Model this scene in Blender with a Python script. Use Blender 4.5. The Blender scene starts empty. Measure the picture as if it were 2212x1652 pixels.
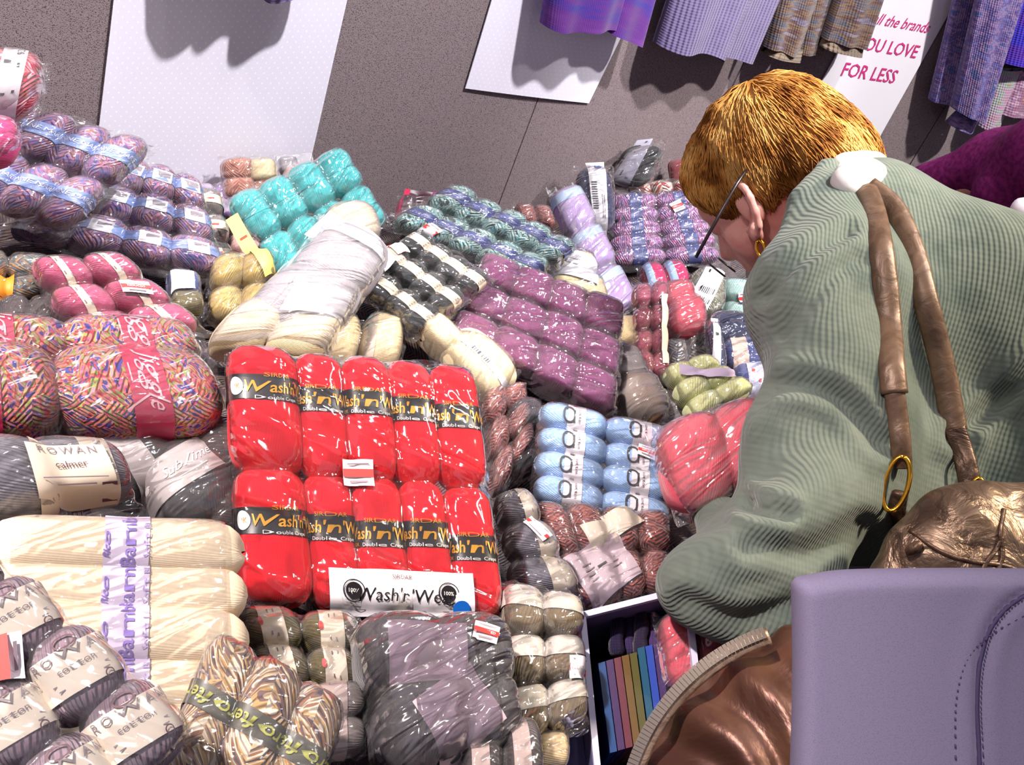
import bpy, math, random
import numpy as np
from mathutils import Vector, Matrix
from mathutils.bvhtree import BVHTree

# ------------------------------------------------------------------ camera
C = bpy.context.scene.collection
sc = bpy.context.scene
FPX = 2150.0
PITCH = math.radians(32.0)
CAM = np.array([0.0, 0.0, 1.60])
F_ = np.array([0.0, math.cos(PITCH), -math.sin(PITCH)])
_R0 = np.array([1.0, 0.0, 0.0]); _U0 = np.array([0.0, math.sin(PITCH), math.cos(PITCH)])
_cr, _sr = math.cos(math.radians(23.2)), math.sin(math.radians(23.2))
R_ = _cr*_R0 + _sr*_U0
U_ = -_sr*_R0 + _cr*_U0
cd = bpy.data.cameras.new('camera'); cam = bpy.data.objects.new('camera', cd); C.objects.link(cam)
cd.sensor_width = 36.0; cd.sensor_fit = 'HORIZONTAL'; cd.lens = 36.0*FPX/2212.0; cd.clip_start = 0.02
cam.matrix_world = Matrix(((R_[0], U_[0], -F_[0], CAM[0]), (R_[1], U_[1], -F_[1], CAM[1]),
                           (R_[2], U_[2], -F_[2], CAM[2]), (0, 0, 0, 1)))
sc.camera = cam

# ------------------------------------------------------------------ look, world, lamps
sc.view_settings.view_transform = 'Standard'; sc.view_settings.look = 'None'
sc.view_settings.exposure = 0.0; sc.view_settings.gamma = 1.0; sc.view_settings.use_curve_mapping = False
sc.cycles.use_denoising = True
sc.cycles.max_bounces = 6; sc.cycles.diffuse_bounces = 3; sc.cycles.glossy_bounces = 3
sc.cycles.transparent_max_bounces = 14; sc.cycles.transmission_bounces = 3
sc.cycles.caustics_reflective = False; sc.cycles.caustics_refractive = False
sc.cycles.sample_clamp_indirect = 4.0; sc.cycles.blur_glossy = 0.5
w = bpy.data.worlds.new('hall'); sc.world = w; w.use_nodes = True
w.node_tree.nodes['Background'].inputs[0].default_value = (0.70, 0.65, 0.79, 1)
w.node_tree.nodes['Background'].inputs[1].default_value = 0.52

def lamp(name, loc, target, power, col, size, size_y=None):
    ld = bpy.data.lights.new(name, 'AREA'); o = bpy.data.objects.new(name, ld); C.objects.link(o)
    ld.energy = power; ld.color = col; ld.size = size
    if size_y: ld.shape = 'RECTANGLE'; ld.size_y = size_y
    o.location = loc
    o.rotation_euler = (Vector(target)-Vector(loc)).to_track_quat('-Z', 'Y').to_euler()
    return o
BACKT = tuple(CAM+(F_+(2260-1106.0)/FPX*R_-(640-826.0)/FPX*U_)*1.05)      # the woman's back
# stand spotlights, hall lamps and added glint spots high above the table
def spot(name, loc, target, power, col, size, cone, blend=0.6):
    ld = bpy.data.lights.new(name, 'SPOT'); o = bpy.data.objects.new(name, ld); C.objects.link(o)
    ld.energy = power; ld.color = col; ld.shadow_soft_size = size; ld.spot_size = math.radians(cone); ld.spot_blend = blend
    o.location = loc; o.rotation_euler = (Vector(target)-Vector(loc)).to_track_quat('-Z', 'Y').to_euler()
    return o
spot('wall_spot', (0.62, 0.80, 3.25), (-0.35, 1.75, 1.25), 450, (1.0, 0.96, 0.97), 0.05, 54)
spot('wall_spot_far', (1.5, 1.2, 3.3), (0.75, 2.75, 1.5), 430, (1.0, 0.95, 0.92), 0.05, 60)
spot('side_spot', (-1.4, -0.2, 3.0), (-0.42, 0.52, 0.9), 560, (1.0, 0.87, 0.83), 0.05, 44)
spot('back_spot', (1.3, 1.2, 3.2), BACKT, 400, (1.0, 0.84, 0.62), 0.08, 27)
for i_, (x_, y_) in enumerate(((-0.6, 1.0), (0.1, 0.3), (0.9, 1.3), (-1.3, 1.4), (0.3, 2.0))):  # unseen small spots, added to put bright streaks on the plastic film
    spot('added_glint_spot', (x_, y_, 3.7), (x_*0.4, 1.1, 0.8), 17, (1.0, 0.95, 0.9), 0.045, 80)
lamp('strip_lamp_a', (-0.9, 2.0, 3.9), (-0.2, 1.2, 0.8), 11, (0.95, 0.93, 1.0), 1.2, 0.12)
lamp('strip_lamp_b', (0.6, 1.4, 3.9), (0.1, 1.2, 0.8), 11, (0.95, 0.93, 1.0), 1.2, 0.12)
lamp('hall_lamp', (-2.2, -1.2, 3.6), (0, 1, 0.8), 16, (1.0, 0.88, 0.86), 0.5)

# ------------------------------------------------------------------ helpers
rnd = random.Random(11)
def lin(h):
    h = h.lstrip('#'); v = [int(h[i:i+2], 16)/255 for i in (0, 2, 4)]
    return tuple(((c+0.055)/1.055)**2.4 if c > 0.04045 else c/12.92 for c in v)+(1.0,)
def ray(px, py):
    return F_ + (px-1106.0)/FPX*R_ - (py-826.0)/FPX*U_
def W(px, py, t):
    return CAM + ray(px, py)*t
def unit(v):
    v = np.asarray(v, float); return v/np.linalg.norm(v)
def onplane(px, py, p0, n):
    d = ray(px, py); t = np.dot(np.asarray(p0)-CAM, n)/np.dot(d, n); return CAM+d*t
def cam2w(v):
    return v[0]*R_+v[1]*U_+v[2]*F_
def zpile(x, y):
    return 0.80 + 0.13*max(0.0, min(1.0, (0.95-y)/0.6))
def pile_t(px, py, dz=0.0):
    d = ray(px, py); lo, hi = 0.3, 6.0
    for _ in range(40):
        m = (lo+hi)/2; p = CAM+d*m
        if p[2] > zpile(p[0], p[1])+dz: lo = m
        else: hi = m
    return lo

def link(o): C.objects.link(o); return o
def new_obj(name, verts, faces, mats, parent=None, smooth=True, mi=None, uv=None, origin=None):
    """one mesh object; verts are world coordinates, stored relative to the parent's place"""
    v = np.asarray(verts, float)
    off = np.zeros(3)
    p = parent
    while p is not None:
        off = off+np.array(p.location); p = p.parent
    if parent is None:
        off = np.asarray(origin, float) if origin is not None else v.mean(axis=0)
    me = bpy.data.meshes.new(name)
    me.from_pydata((v-off).tolist(), [], [tuple(f) for f in faces])
    for m in (mats if isinstance(mats, (list, tuple)) else [mats]): me.materials.append(m)
    if smooth: me.polygons.foreach_set('use_smooth', [True]*len(me.polygons))
    if mi is not None: me.polygons.foreach_set('material_index', list(mi))
    if uv is not None:
        lay = me.uv_layers.new(name='UVMap')
        idx = np.empty(len(me.loops), int); me.loops.foreach_get('vertex_index', idx)
        lay.data.foreach_set('uv', np.asarray(uv, float)[idx].ravel())
    me.update()
    o = bpy.data.objects.new(name, me); link(o)
    if parent is not None: o.parent = parent
    else: o.location = off
    return o
def tag(o, label, cat, group=None, kind=None):
    if label: o['label'] = label
    if cat: o['category'] = cat
    if group: o['group'] = group
    if kind: o['kind'] = kind
    return o
def empty(name, loc, label, cat, group=None):
    o = bpy.data.objects.new(name, None); o.location = tuple(loc); o.empty_display_size = 0.05; link(o)
    return tag(o, label, cat, group)
def struct(o): o['kind'] = 'structure'; return o

class MB:
    """gathers verts/faces with material indices"""
    def __init__(s): s.v = []; s.f = []; s.m = []; s.uv = []
    def add(s, v, f, m=0, uv=None):
        n = len(s.v); s.v += [tuple(p) for p in v]; s.f += [tuple(i+n for i in q) for q in f]; s.m += [m]*len(f)
        s.uv += [tuple(p) for p in (uv if uv is not None else [(0, 0)]*len(v))]
    def obj(s, name, mats, parent=None, smooth=True, origin=None):
        return new_obj(name, s.v, s.f, mats, parent, smooth, s.m, s.uv, origin)
def gridfaces(nu, nv, closed_u=False, flip=False):
    f = []
    for j in range(nv-1):
        for i in range(nu if closed_u else nu-1):
            a = j*nu+i; b = j*nu+(i+1) % nu; c = (j+1)*nu+(i+1) % nu; d = (j+1)*nu+i
            f.append((a, d, c, b) if flip else (a, b, c, d))
    return f
def catmull(pts, n):
    pts = np.asarray(pts, float); P = np.vstack([2*pts[0]-pts[1], pts, 2*pts[-1]-pts[-2]]); out = []
    m = len(pts)-1
    for k in range(n):
        x = k/(n-1)*m; i = min(int(x), m-1); t = x-i
        a, b, c, d = P[i], P[i+1], P[i+2], P[i+3]
        out.append(0.5*((2*b)+(-a+c)*t+(2*a-5*b+4*c-d)*t*t+(-a+3*b-3*c+d)*t**3))
    return np.array(out)
def tube(pts, r, seg=8, flat=None, nrm=None):
    """verts, faces of a tube; r scalar or list; flat = second radius along nrm"""
    pts = np.asarray(pts, float); n = len(pts); v = []; uv = []
    rr = np.broadcast_to(np.asarray(r, float), (n,))
    prev = None; L = 0
    for i in range(n):
        tg = unit(pts[min(i+1, n-1)]-pts[max(i-1, 0)])
        if i: L += np.linalg.norm(pts[i]-pts[i-1])
        ref = np.asarray(nrm[i] if nrm is not None and np.ndim(nrm) == 2 else nrm, float) if nrm is not None else (prev if prev is not None else (np.array([0, 0, 1.]) if abs(tg[2]) < .9 else np.array([1., 0, 0])))
        a = unit(ref-np.dot(ref, tg)*tg); b = np.cross(tg, a); prev = a
        ra = flat if flat is not None else rr[i]
        for k in range(seg):
            th = 2*math.pi*k/seg
            v.append(pts[i]+a*math.cos(th)*ra+b*math.sin(th)*rr[i]); uv.append((k/seg*2*math.pi*rr[i], L))
    f = gridfaces(seg, n, True)
    f.append(tuple(range(seg))[::-1]); f.append(tuple((n-1)*seg+k for k in range(seg)))
    return v, f, uv

_tc = {}
def text_mesh(body, shear=0.0, bold=0.0, space=1.0):
    key = (body, shear, bold, space)
    if key not in _tc:
        cu = bpy.data.curves.new('t', 'FONT'); cu.body = body; cu.shear = shear; cu.offset = bold
        cu.space_character = space; cu.resolution_u = 2; cu.size = 1.0; cu.align_x = 'CENTER'; cu.align_y = 'CENTER'
        o = bpy.data.objects.new('t', cu); link(o)
        dg = bpy.context.evaluated_depsgraph_get(); me = o.evaluated_get(dg).to_mesh()
        v = np.array([tuple(x.co)[:2] for x in me.vertices]) if len(me.vertices) else np.zeros((0, 2))
        f = [tuple(p.vertices) for p in me.polygons]
        o.evaluated_get(dg).to_mesh_clear(); bpy.data.objects.remove(o); bpy.data.curves.remove(cu)
        if len(v): v = v-np.array([(v[:, 0].max()+v[:, 0].min())/2, (v[:, 1].max()+v[:, 1].min())/2])
        _tc[key] = (v, f)
    return _tc[key]
def rect_shape(w, h): return (np.array([(-w/2, -h/2), (w/2, -h/2), (w/2, h/2), (-w/2, h/2)]), [(0, 1, 2, 3)])
def disc_shape(r, n=20):
    return (np.array([(r*math.cos(2*math.pi*k/n), r*math.sin(2*math.pi*k/n)) for k in range(n)]), [tuple(range(n))])
def ring_shape(r, r2, n=20):
    v = []
    for k in range(n):
        a = 2*math.pi*k/n; v += [(r*math.cos(a), r*math.sin(a)), (r2*math.cos(a), r2*math.sin(a))]
    return (np.array(v), [(2*k, 2*k+1, (2*k+3) % (2*n), (2*k+2) % (2*n)) for k in range(n)])
def shape_of(d):
    """ink element -> (verts2d, faces) in label units"""
    k = d[0]
    if k == 'T':      # ('T', text, size, x, y, mat, opts)
        o = d[6] if len(d) > 6 else {}
        v, f = text_mesh(d[1], o.get('shear', 0), o.get('bold', 0), o.get('space', 1)); v = v*d[2]
        if 'sx' in o: v = v*np.array([o['sx'], 1])
    elif k == 'R': v, f = rect_shape(d[1], d[2])
    elif k == 'D': v, f = disc_shape(d[1])
    elif k == 'O': v, f = ring_shape(d[1], d[2])
    if k == 'T': x, y, m = d[3], d[4], d[5]; o = d[6] if len(d) > 6 else {}
    elif k == 'D': x, y, m = d[2], d[3], d[4]; o = d[5] if len(d) > 5 else {}
    else: x, y, m = d[3], d[4], d[5]; o = d[6] if len(d) > 6 else {}
    if 'rot' in o:
        a = math.radians(o['rot']); v = v@np.array([[math.cos(a), math.sin(a)], [-math.sin(a), math.cos(a)]])
    return v+np.array([x, y]), f, m

# ------------------------------------------------------------------ materials
def nodes(name):
    m = bpy.data.materials.new(name); m.use_nodes = True; nt = m.node_tree
    return m, nt, nt.nodes['Principled BSDF']
def N(nt, t, **kw):
    n = nt.nodes.new(t)
    for k, v in kw.items():
        if k in n.inputs: n.inputs[k].default_value = v
        else: setattr(n, k, v)
    return n
_mc = {}
def plain(name, col, rough=0.7, metal=0.0, spec=0.5, sheen=0.0):
    if name in _mc: return _mc[name]
    m, nt, b = nodes(name); b.inputs['Base Color'].default_value = lin(col) if isinstance(col, str) else col
    b.inputs['Roughness'].default_value = rough; b.inputs['Metallic'].default_value = metal
    b.inputs['Specular IOR Level'].default_value = spec
    if sheen: b.inputs['Sheen Weight'].default_value = sheen
    _mc[name] = m; return m
def ramp(nt, cols, interp='CONSTANT', lo=0.3, hi=0.7):
    r = nt.nodes.new('ShaderNodeValToRGB'); cr = r.color_ramp; cr.interpolation = interp
    n = len(cols)
    while len(cr.elements) < n: cr.elements.new(0.5)
    for i, c in enumerate(cols):
        cr.elements[i].position = (lo+(hi-lo)*(i if interp == 'CONSTANT' else i)/(n if interp == 'CONSTANT' else max(1, n-1))) if i or interp != 'CONSTANT' else 0.0
        cr.elements[i].color = lin(c)
    return r
def yarn(name, cols, strand=0.0024, ang=18, bump=0.5, fuzz=0.25, chunk=0.02, cross=False, vari=0.12):
    """yarn: strands run along the ball (UV in metres: x round the ball, y along it)"""
    if name in _mc: return _mc[name]
    m, nt, b = nodes(name); L = nt.links
    uv = N(nt, 'ShaderNodeTexCoord')
    oi = N(nt, 'ShaderNodeObjectInfo')
    def mapped(a):
        mp = N(nt, 'ShaderNodeMapping'); mp.inputs['Rotation'].default_value = (0, 0, math.radians(a))
        L.new(uv.outputs['UV'], mp.inputs['Vector']); return mp
    def strands(mp):
        wv = N(nt, 'ShaderNodeTexWave', wave_type='BANDS', bands_direction='X'); wv.inputs['Scale'].default_value = 0.314/strand
        wv.inputs['Distortion'].default_value = 1.6; wv.inputs['Detail'].default_value = 1.5; wv.inputs['Detail Scale'].default_value = 0.12
        L.new(mp.outputs[0], wv.inputs['Vector']); return wv
    a = mapped(ang); wa = strands(a)
    mask = None
    if cross:
        b2 = mapped(-ang*1.3); wb = strands(b2)
        nz = N(nt, 'ShaderNodeTexNoise'); nz.inputs['Scale'].default_value = 0.55/chunk; nz.inputs['Detail'].default_value = 0
        L.new(uv.outputs['UV'], nz.inputs['Vector'])
        mask = N(nt, 'ShaderNodeMath', operation='GREATER_THAN'); mask.inputs[1].default_value = 0.5; L.new(nz.outputs['Fac'], mask.inputs[0])
        mh = N(nt, 'ShaderNodeMix'); L.new(mask.outputs[0], mh.inputs[0]); L.new(wa.outputs['Fac'], mh.inputs[2]); L.new(wb.outputs['Fac'], mh.inputs[3])
        height = mh.outputs[0]
    else: height = wa.outputs['Fac']
    if len(cols) == 1:
        nz = N(nt, 'ShaderNodeTexNoise'); nz.inputs['Scale'].default_value = 260; nz.inputs['Detail'].default_value = 3
        L.new(uv.outputs['UV'], nz.inputs['Vector'])
        hs = N(nt, 'ShaderNodeHueSaturation'); hs.inputs['Color'].default_value = lin(cols[0])
        mr = N(nt, 'ShaderNodeMapRange'); mr.inputs[3].default_value = 1-vari*1.4; mr.inputs[4].default_value = 1+vari*1.4
        mr.inputs[1].default_value = 0.25; mr.inputs[2].default_value = 0.75
        L.new(nz.outputs['Fac'], mr.inputs[0]); L.new(mr.outputs[0], hs.inputs['Value']); L.new(hs.outputs[0], b.inputs['Base Color'])
    else:
        outs = []
        for mp, sd in ([(a, 0.0), (b2, 3.7)] if cross else [(a, 0.0)]):
            sp = N(nt, 'ShaderNodeMapping'); sp.inputs['Scale'].default_value = (1/strand/1.6, 1/chunk/1.3, 1); sp.inputs['Location'].default_value = (sd, sd, 0)
            L.new(mp.outputs[0], sp.inputs['Vector'])
            nz = N(nt, 'ShaderNodeTexNoise'); nz.inputs['Scale'].default_value = 1.0; nz.inputs['Detail'].default_value = 1.0; nz.noise_dimensions = '4D'
            L.new(sp.outputs[0], nz.inputs['Vector']); 
            mw = N(nt, 'ShaderNodeMath', operation='MULTIPLY'); mw.inputs[1].default_value = 9.0; L.new(oi.outputs['Random'], mw.inputs[0]); L.new(mw.outputs[0], nz.inputs['W'])
            r = ramp(nt, cols, 'CONSTANT', 0.30, 0.70); L.new(nz.outputs['Fac'], r.inputs[0]); outs.append(r.outputs[0])
        if cross:
            mx = N(nt, 'ShaderNodeMix', data_type='RGBA'); L.new(mask.outputs[0], mx.inputs[0]); L.new(outs[0], mx.inputs[6]); L.new(outs[1], mx.inputs[7])
            L.new(mx.outputs[2], b.inputs['Base Color'])
        else: L.new(outs[0], b.inputs['Base Color'])
    bp = N(nt, 'ShaderNodeBump'); bp.inputs['Strength'].default_value = bump; bp.inputs['Distance'].default_value = strand*0.6
    L.new(height, bp.inputs['Height']); L.new(bp.outputs[0], b.inputs['Normal'])
    b.inputs['Roughness'].default_value = 0.85; b.inputs['Specular IOR Level'].default_value = 0.2
    b.inputs['Sheen Weight'].default_value = fuzz; b.inputs['Sheen Roughness'].default_value = 0.5
    _mc[name] = m; return m
def film(name, tint='#ffffff', haze=0.05, rough=0.10, scale=26, bump=0.55, gloss=1.0, ang=20, stretch=5.0):
    """clear wrinkled plastic"""
    if name in _mc: return _mc[name]
    m = bpy.data.materials.new(name); m.use_nodes = True; nt = m.node_tree; L = nt.links
    nt.nodes.remove(nt.nodes['Principled BSDF']); out = nt.nodes['Material Output']
    tc = N(nt, 'ShaderNodeTexCoord')
    mp = N(nt, 'ShaderNodeMapping'); mp.inputs['Rotation'].default_value = (0, 0, math.radians(ang)); L.new(tc.outputs['UV'], mp.inputs['Vector'])
    sp = N(nt, 'ShaderNodeMapping'); sp.inputs['Scale'].default_value = (1, stretch, 1); L.new(mp.outputs[0], sp.inputs['Vector'])
    n1 = N(nt, 'ShaderNodeTexNoise', noise_type='RIDGED_MULTIFRACTAL') if False else N(nt, 'ShaderNodeTexNoise')
    n1.inputs['Scale'].default_value = scale/2.2; n1.inputs['Detail'].default_value = 1; n1.inputs['Distortion'].default_value = 0.8; L.new(sp.outputs[0], n1.inputs['Vector'])
    # thin creases: |noise-0.5|
    s1 = N(nt, 'ShaderNodeMath', operation='SUBTRACT'); s1.inputs[1].default_value = 0.5; L.new(n1.outputs['Fac'], s1.inputs[0])
    ab = N(nt, 'ShaderNodeMath', operation='ABSOLUTE'); L.new(s1.outputs[0], ab.inputs[0])
    mr = N(nt, 'ShaderNodeMapRange'); mr.inputs[1].default_value = 0.0; mr.inputs[2].default_value = 0.16; mr.inputs[3].default_value = 1.0; mr.inputs[4].default_value = 0.0; L.new(ab.outputs[0], mr.inputs[0])
    n2 = N(nt, 'ShaderNodeTexNoise'); n2.inputs['Scale'].default_value = scale*0.9; n2.inputs['Detail'].default_value = 2; L.new(tc.outputs['UV'], n2.inputs['Vector'])
    ad = N(nt, 'ShaderNodeMath', operation='MULTIPLY_ADD'); ad.inputs[1].default_value = 0.42; L.new(mr.outputs[0], ad.inputs[0]); L.new(n2.outputs['Fac'], ad.inputs[2])
    bp = N(nt, 'ShaderNodeBump'); bp.inputs['Strength'].default_value = bump; bp.inputs['Distance'].default_value = 0.011; L.new(ad.outputs[0], bp.inputs['Height'])
    tr = N(nt, 'ShaderNodeBsdfTransparent'); tr.inputs[0].default_value = lin(tint)
    gl = N(nt, 'ShaderNodeBsdfGlossy'); gl.inputs['Roughness'].default_value = rough; gl.inputs['Color'].default_value = (1, 1, 1, 1); L.new(bp.outputs[0], gl.inputs['Normal'])
    df = N(nt, 'ShaderNodeBsdfDiffuse'); df.inputs[0].default_value = (0.85, 0.84, 0.86, 1); L.new(bp.outputs[0], df.inputs['Normal'])
    fr = N(nt, 'ShaderNodeFresnel'); fr.inputs['IOR'].default_value = 1.5; L.new(bp.outputs[0], fr.inputs['Normal'])
    fm = N(nt, 'ShaderNodeMath', operation='MULTIPLY'); fm.inputs[1].default_value = gloss*2.4; L.new(fr.outputs[0], fm.inputs[0])
    cl = N(nt, 'ShaderNodeClamp'); cl.inputs[2].default_value = 0.55; L.new(fm.outputs[0], cl.inputs[0])
    hz = N(nt, 'ShaderNodeMath', operation='MULTIPLY_ADD'); hz.inputs[1].default_value = haze*1.6; hz.inputs[2].default_value = haze*0.5; L.new(n1.outputs['Fac'], hz.inputs[0])
    m1 = N(nt, 'ShaderNodeMixShader'); L.new(hz.outputs[0], m1.inputs[0]); L.new(tr.outputs[0], m1.inputs[1]); L.new(df.outputs[0], m1.inputs[2])
    m2 = N(nt, 'ShaderNodeMixShader'); L.new(cl.outputs[0], m2.inputs[0]); L.new(m1.outputs[0], m2.inputs[1]); L.new(gl.outputs[0], m2.inputs[2])
    L.new(m2.outputs[0], out.inputs['Surface'])
    _mc[name] = m; return m
def speck(name, c1, c2, scale=400, rough=0.95, bump=0.3, dist=0.001, coord='Object', c3=None):
    if name in _mc: return _mc[name]
    m, nt, b = nodes(name); L = nt.links; tc = N(nt, 'ShaderNodeTexCoord')
    nz = N(nt, 'ShaderNodeTexNoise'); nz.inputs['Scale'].default_value = scale; nz.inputs['Detail'].default_value = 2; L.new(tc.outputs[coord], nz.inputs['Vector'])
    r = ramp(nt, [c1, c2]+([c3] if c3 else []), 'LINEAR', 0.36, 0.64); L.new(nz.outputs['Fac'], r.inputs[0]); L.new(r.outputs[0], b.inputs['Base Color'])
    bp = N(nt, 'ShaderNodeBump'); bp.inputs['Strength'].default_value = bump; bp.inputs['Distance'].default_value = dist; L.new(nz.outputs['Fac'], bp.inputs['Height']); L.new(bp.outputs[0], b.inputs['Normal'])
    b.inputs['Roughness'].default_value = rough; b.inputs['Specular IOR Level'].default_value = 0.2
    _mc[name] = m; return m
def knit(name, cols, rib=0.006, row=0.004, bump=0.6, stripe=0.03, coord='UV', rot=0.0, lo=0.3, hi=0.7, wob=0.15, rowamt=0.45):
    """knitted cloth with ribs along v; colour bands change along v"""
    if name in _mc: return _mc[name]
    m, nt, b = nodes(name); L = nt.links; tc = N(nt, 'ShaderNodeTexCoord')
    mp = N(nt, 'ShaderNodeMapping'); mp.inputs['Rotation'].default_value = rot if isinstance(rot, tuple) else (0, 0, math.radians(rot)); L.new(tc.outputs[coord], mp.inputs['Vector'])
    w1 = N(nt, 'ShaderNodeTexWave', wave_type='BANDS', bands_direction='X'); w1.inputs['Scale'].default_value = 0.314/rib; w1.inputs['Distortion'].default_value = 0.6; w1.inputs['Detail Scale'].default_value = 0.1
    w2 = N(nt, 'ShaderNodeTexWave', wave_type='BANDS', bands_direction='Y'); w2.inputs['Scale'].default_value = 0.314/row; w2.inputs['Distortion'].default_value = 1.5; w2.inputs['Detail Scale'].default_value = 0.15
    for x in (w1, w2): L.new(mp.outputs[0], x.inputs['Vector'])
    ad = N(nt, 'ShaderNodeMath', operation='MULTIPLY_ADD'); ad.inputs[1].default_value = rowamt; L.new(w2.outputs['Fac'], ad.inputs[0]); L.new(w1.outputs['Fac'], ad.inputs[2])
    bp = N(nt, 'ShaderNodeBump'); bp.inputs['Strength'].default_value = bump; bp.inputs['Distance'].default_value = rib*0.35; L.new(ad.outputs[0], bp.inputs['Height']); L.new(bp.outputs[0], b.inputs['Normal'])
    if len(cols) == 1:
        mx = N(nt, 'ShaderNodeMix', data_type='RGBA'); c = lin(cols[0]); mx.inputs[6].default_value = tuple(x*0.72 for x in c[:3])+(1,); mx.inputs[7].default_value = tuple(min(1, x*1.15) for x in c[:3])+(1,)
        nz = N(nt, 'ShaderNodeTexNoise'); nz.inputs['Scale'].default_value = 0.5/rib; L.new(tc.outputs[coord], nz.inputs['Vector'])
        L.new(nz.outputs['Fac'], mx.inputs[0]); L.new(mx.outputs[2], b.inputs['Base Color'])
    else:
        sp = N(nt, 'ShaderNodeMapping'); sp.inputs['Scale'].default_value = (wob/stripe, 1/stripe, 1); L.new(mp.outputs[0], sp.inputs['Vector'])
        nz = N(nt, 'ShaderNodeTexNoise'); nz.inputs['Scale'].default_value = 1; nz.inputs['Detail'].default_value = 4; nz.inputs['Roughness'].default_value = 0.65; L.new(sp.outputs[0], nz.inputs['Vector'])
        r = ramp(nt, cols, 'LINEAR', lo, hi); L.new(nz.outputs['Fac'], r.inputs[0]); L.new(r.outputs[0], b.inputs['Base Color'])
    b.inputs['Roughness'].default_value = 0.9; b.inputs['Specular IOR Level'].default_value = 0.15; b.inputs['Sheen Weight'].default_value = 0.15
    _mc[name] = m; return m
def leather(name, c1, c2, metal=0.6, rough=0.35, scale=14, bump=0.6):
    if name in _mc: return _mc[name]
    m, nt, b = nodes(name); L = nt.links; tc = N(nt, 'ShaderNodeTexCoord')
    nz = N(nt, 'ShaderNodeTexNoise'); nz.inputs['Scale'].default_value = scale; nz.inputs['Detail'].default_value = 6; nz.inputs['Distortion'].default_value = 1.0; L.new(tc.outputs['Object'], nz.inputs['Vector'])
    r = ramp(nt, [c1, c2], 'LINEAR', 0.35, 0.65); L.new(nz.outputs['Fac'], r.inputs[0]); L.new(r.outputs[0], b.inputs['Base Color'])
    bp = N(nt, 'ShaderNodeBump'); bp.inputs['Strength'].default_value = bump; bp.inputs['Distance'].default_value = 0.012; L.new(nz.outputs['Fac'], bp.inputs['Height']); L.new(bp.outputs[0], b.inputs['Normal'])
    b.inputs['Metallic'].default_value = metal; b.inputs['Roughness'].default_value = rough
    _mc[name] = m; return m

def box_v(x0, y0, z0, x1, y1, z1):
    v = [(x, y, z) for z in (z0, z1) for y in (y0, y1) for x in (x0, x1)]
    return v, [(0, 2, 3, 1), (4, 5, 7, 6), (0, 1, 5, 4), (2, 6, 7, 3), (0, 4, 6, 2), (1, 3, 7, 5)]
def slab_quad(q, n, th):
    """four world corners and a normal -> a thin solid"""
    q = [np.asarray(p, float) for p in q]; n = np.asarray(n, float)
    v = [p for p in q]+[p-n*th for p in q]
    return v, [(0, 1, 2, 3), (7, 6, 5, 4), (0, 4, 5, 1), (1, 5, 6, 2), (2, 6, 7, 3), (3, 7, 4, 0)]

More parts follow.
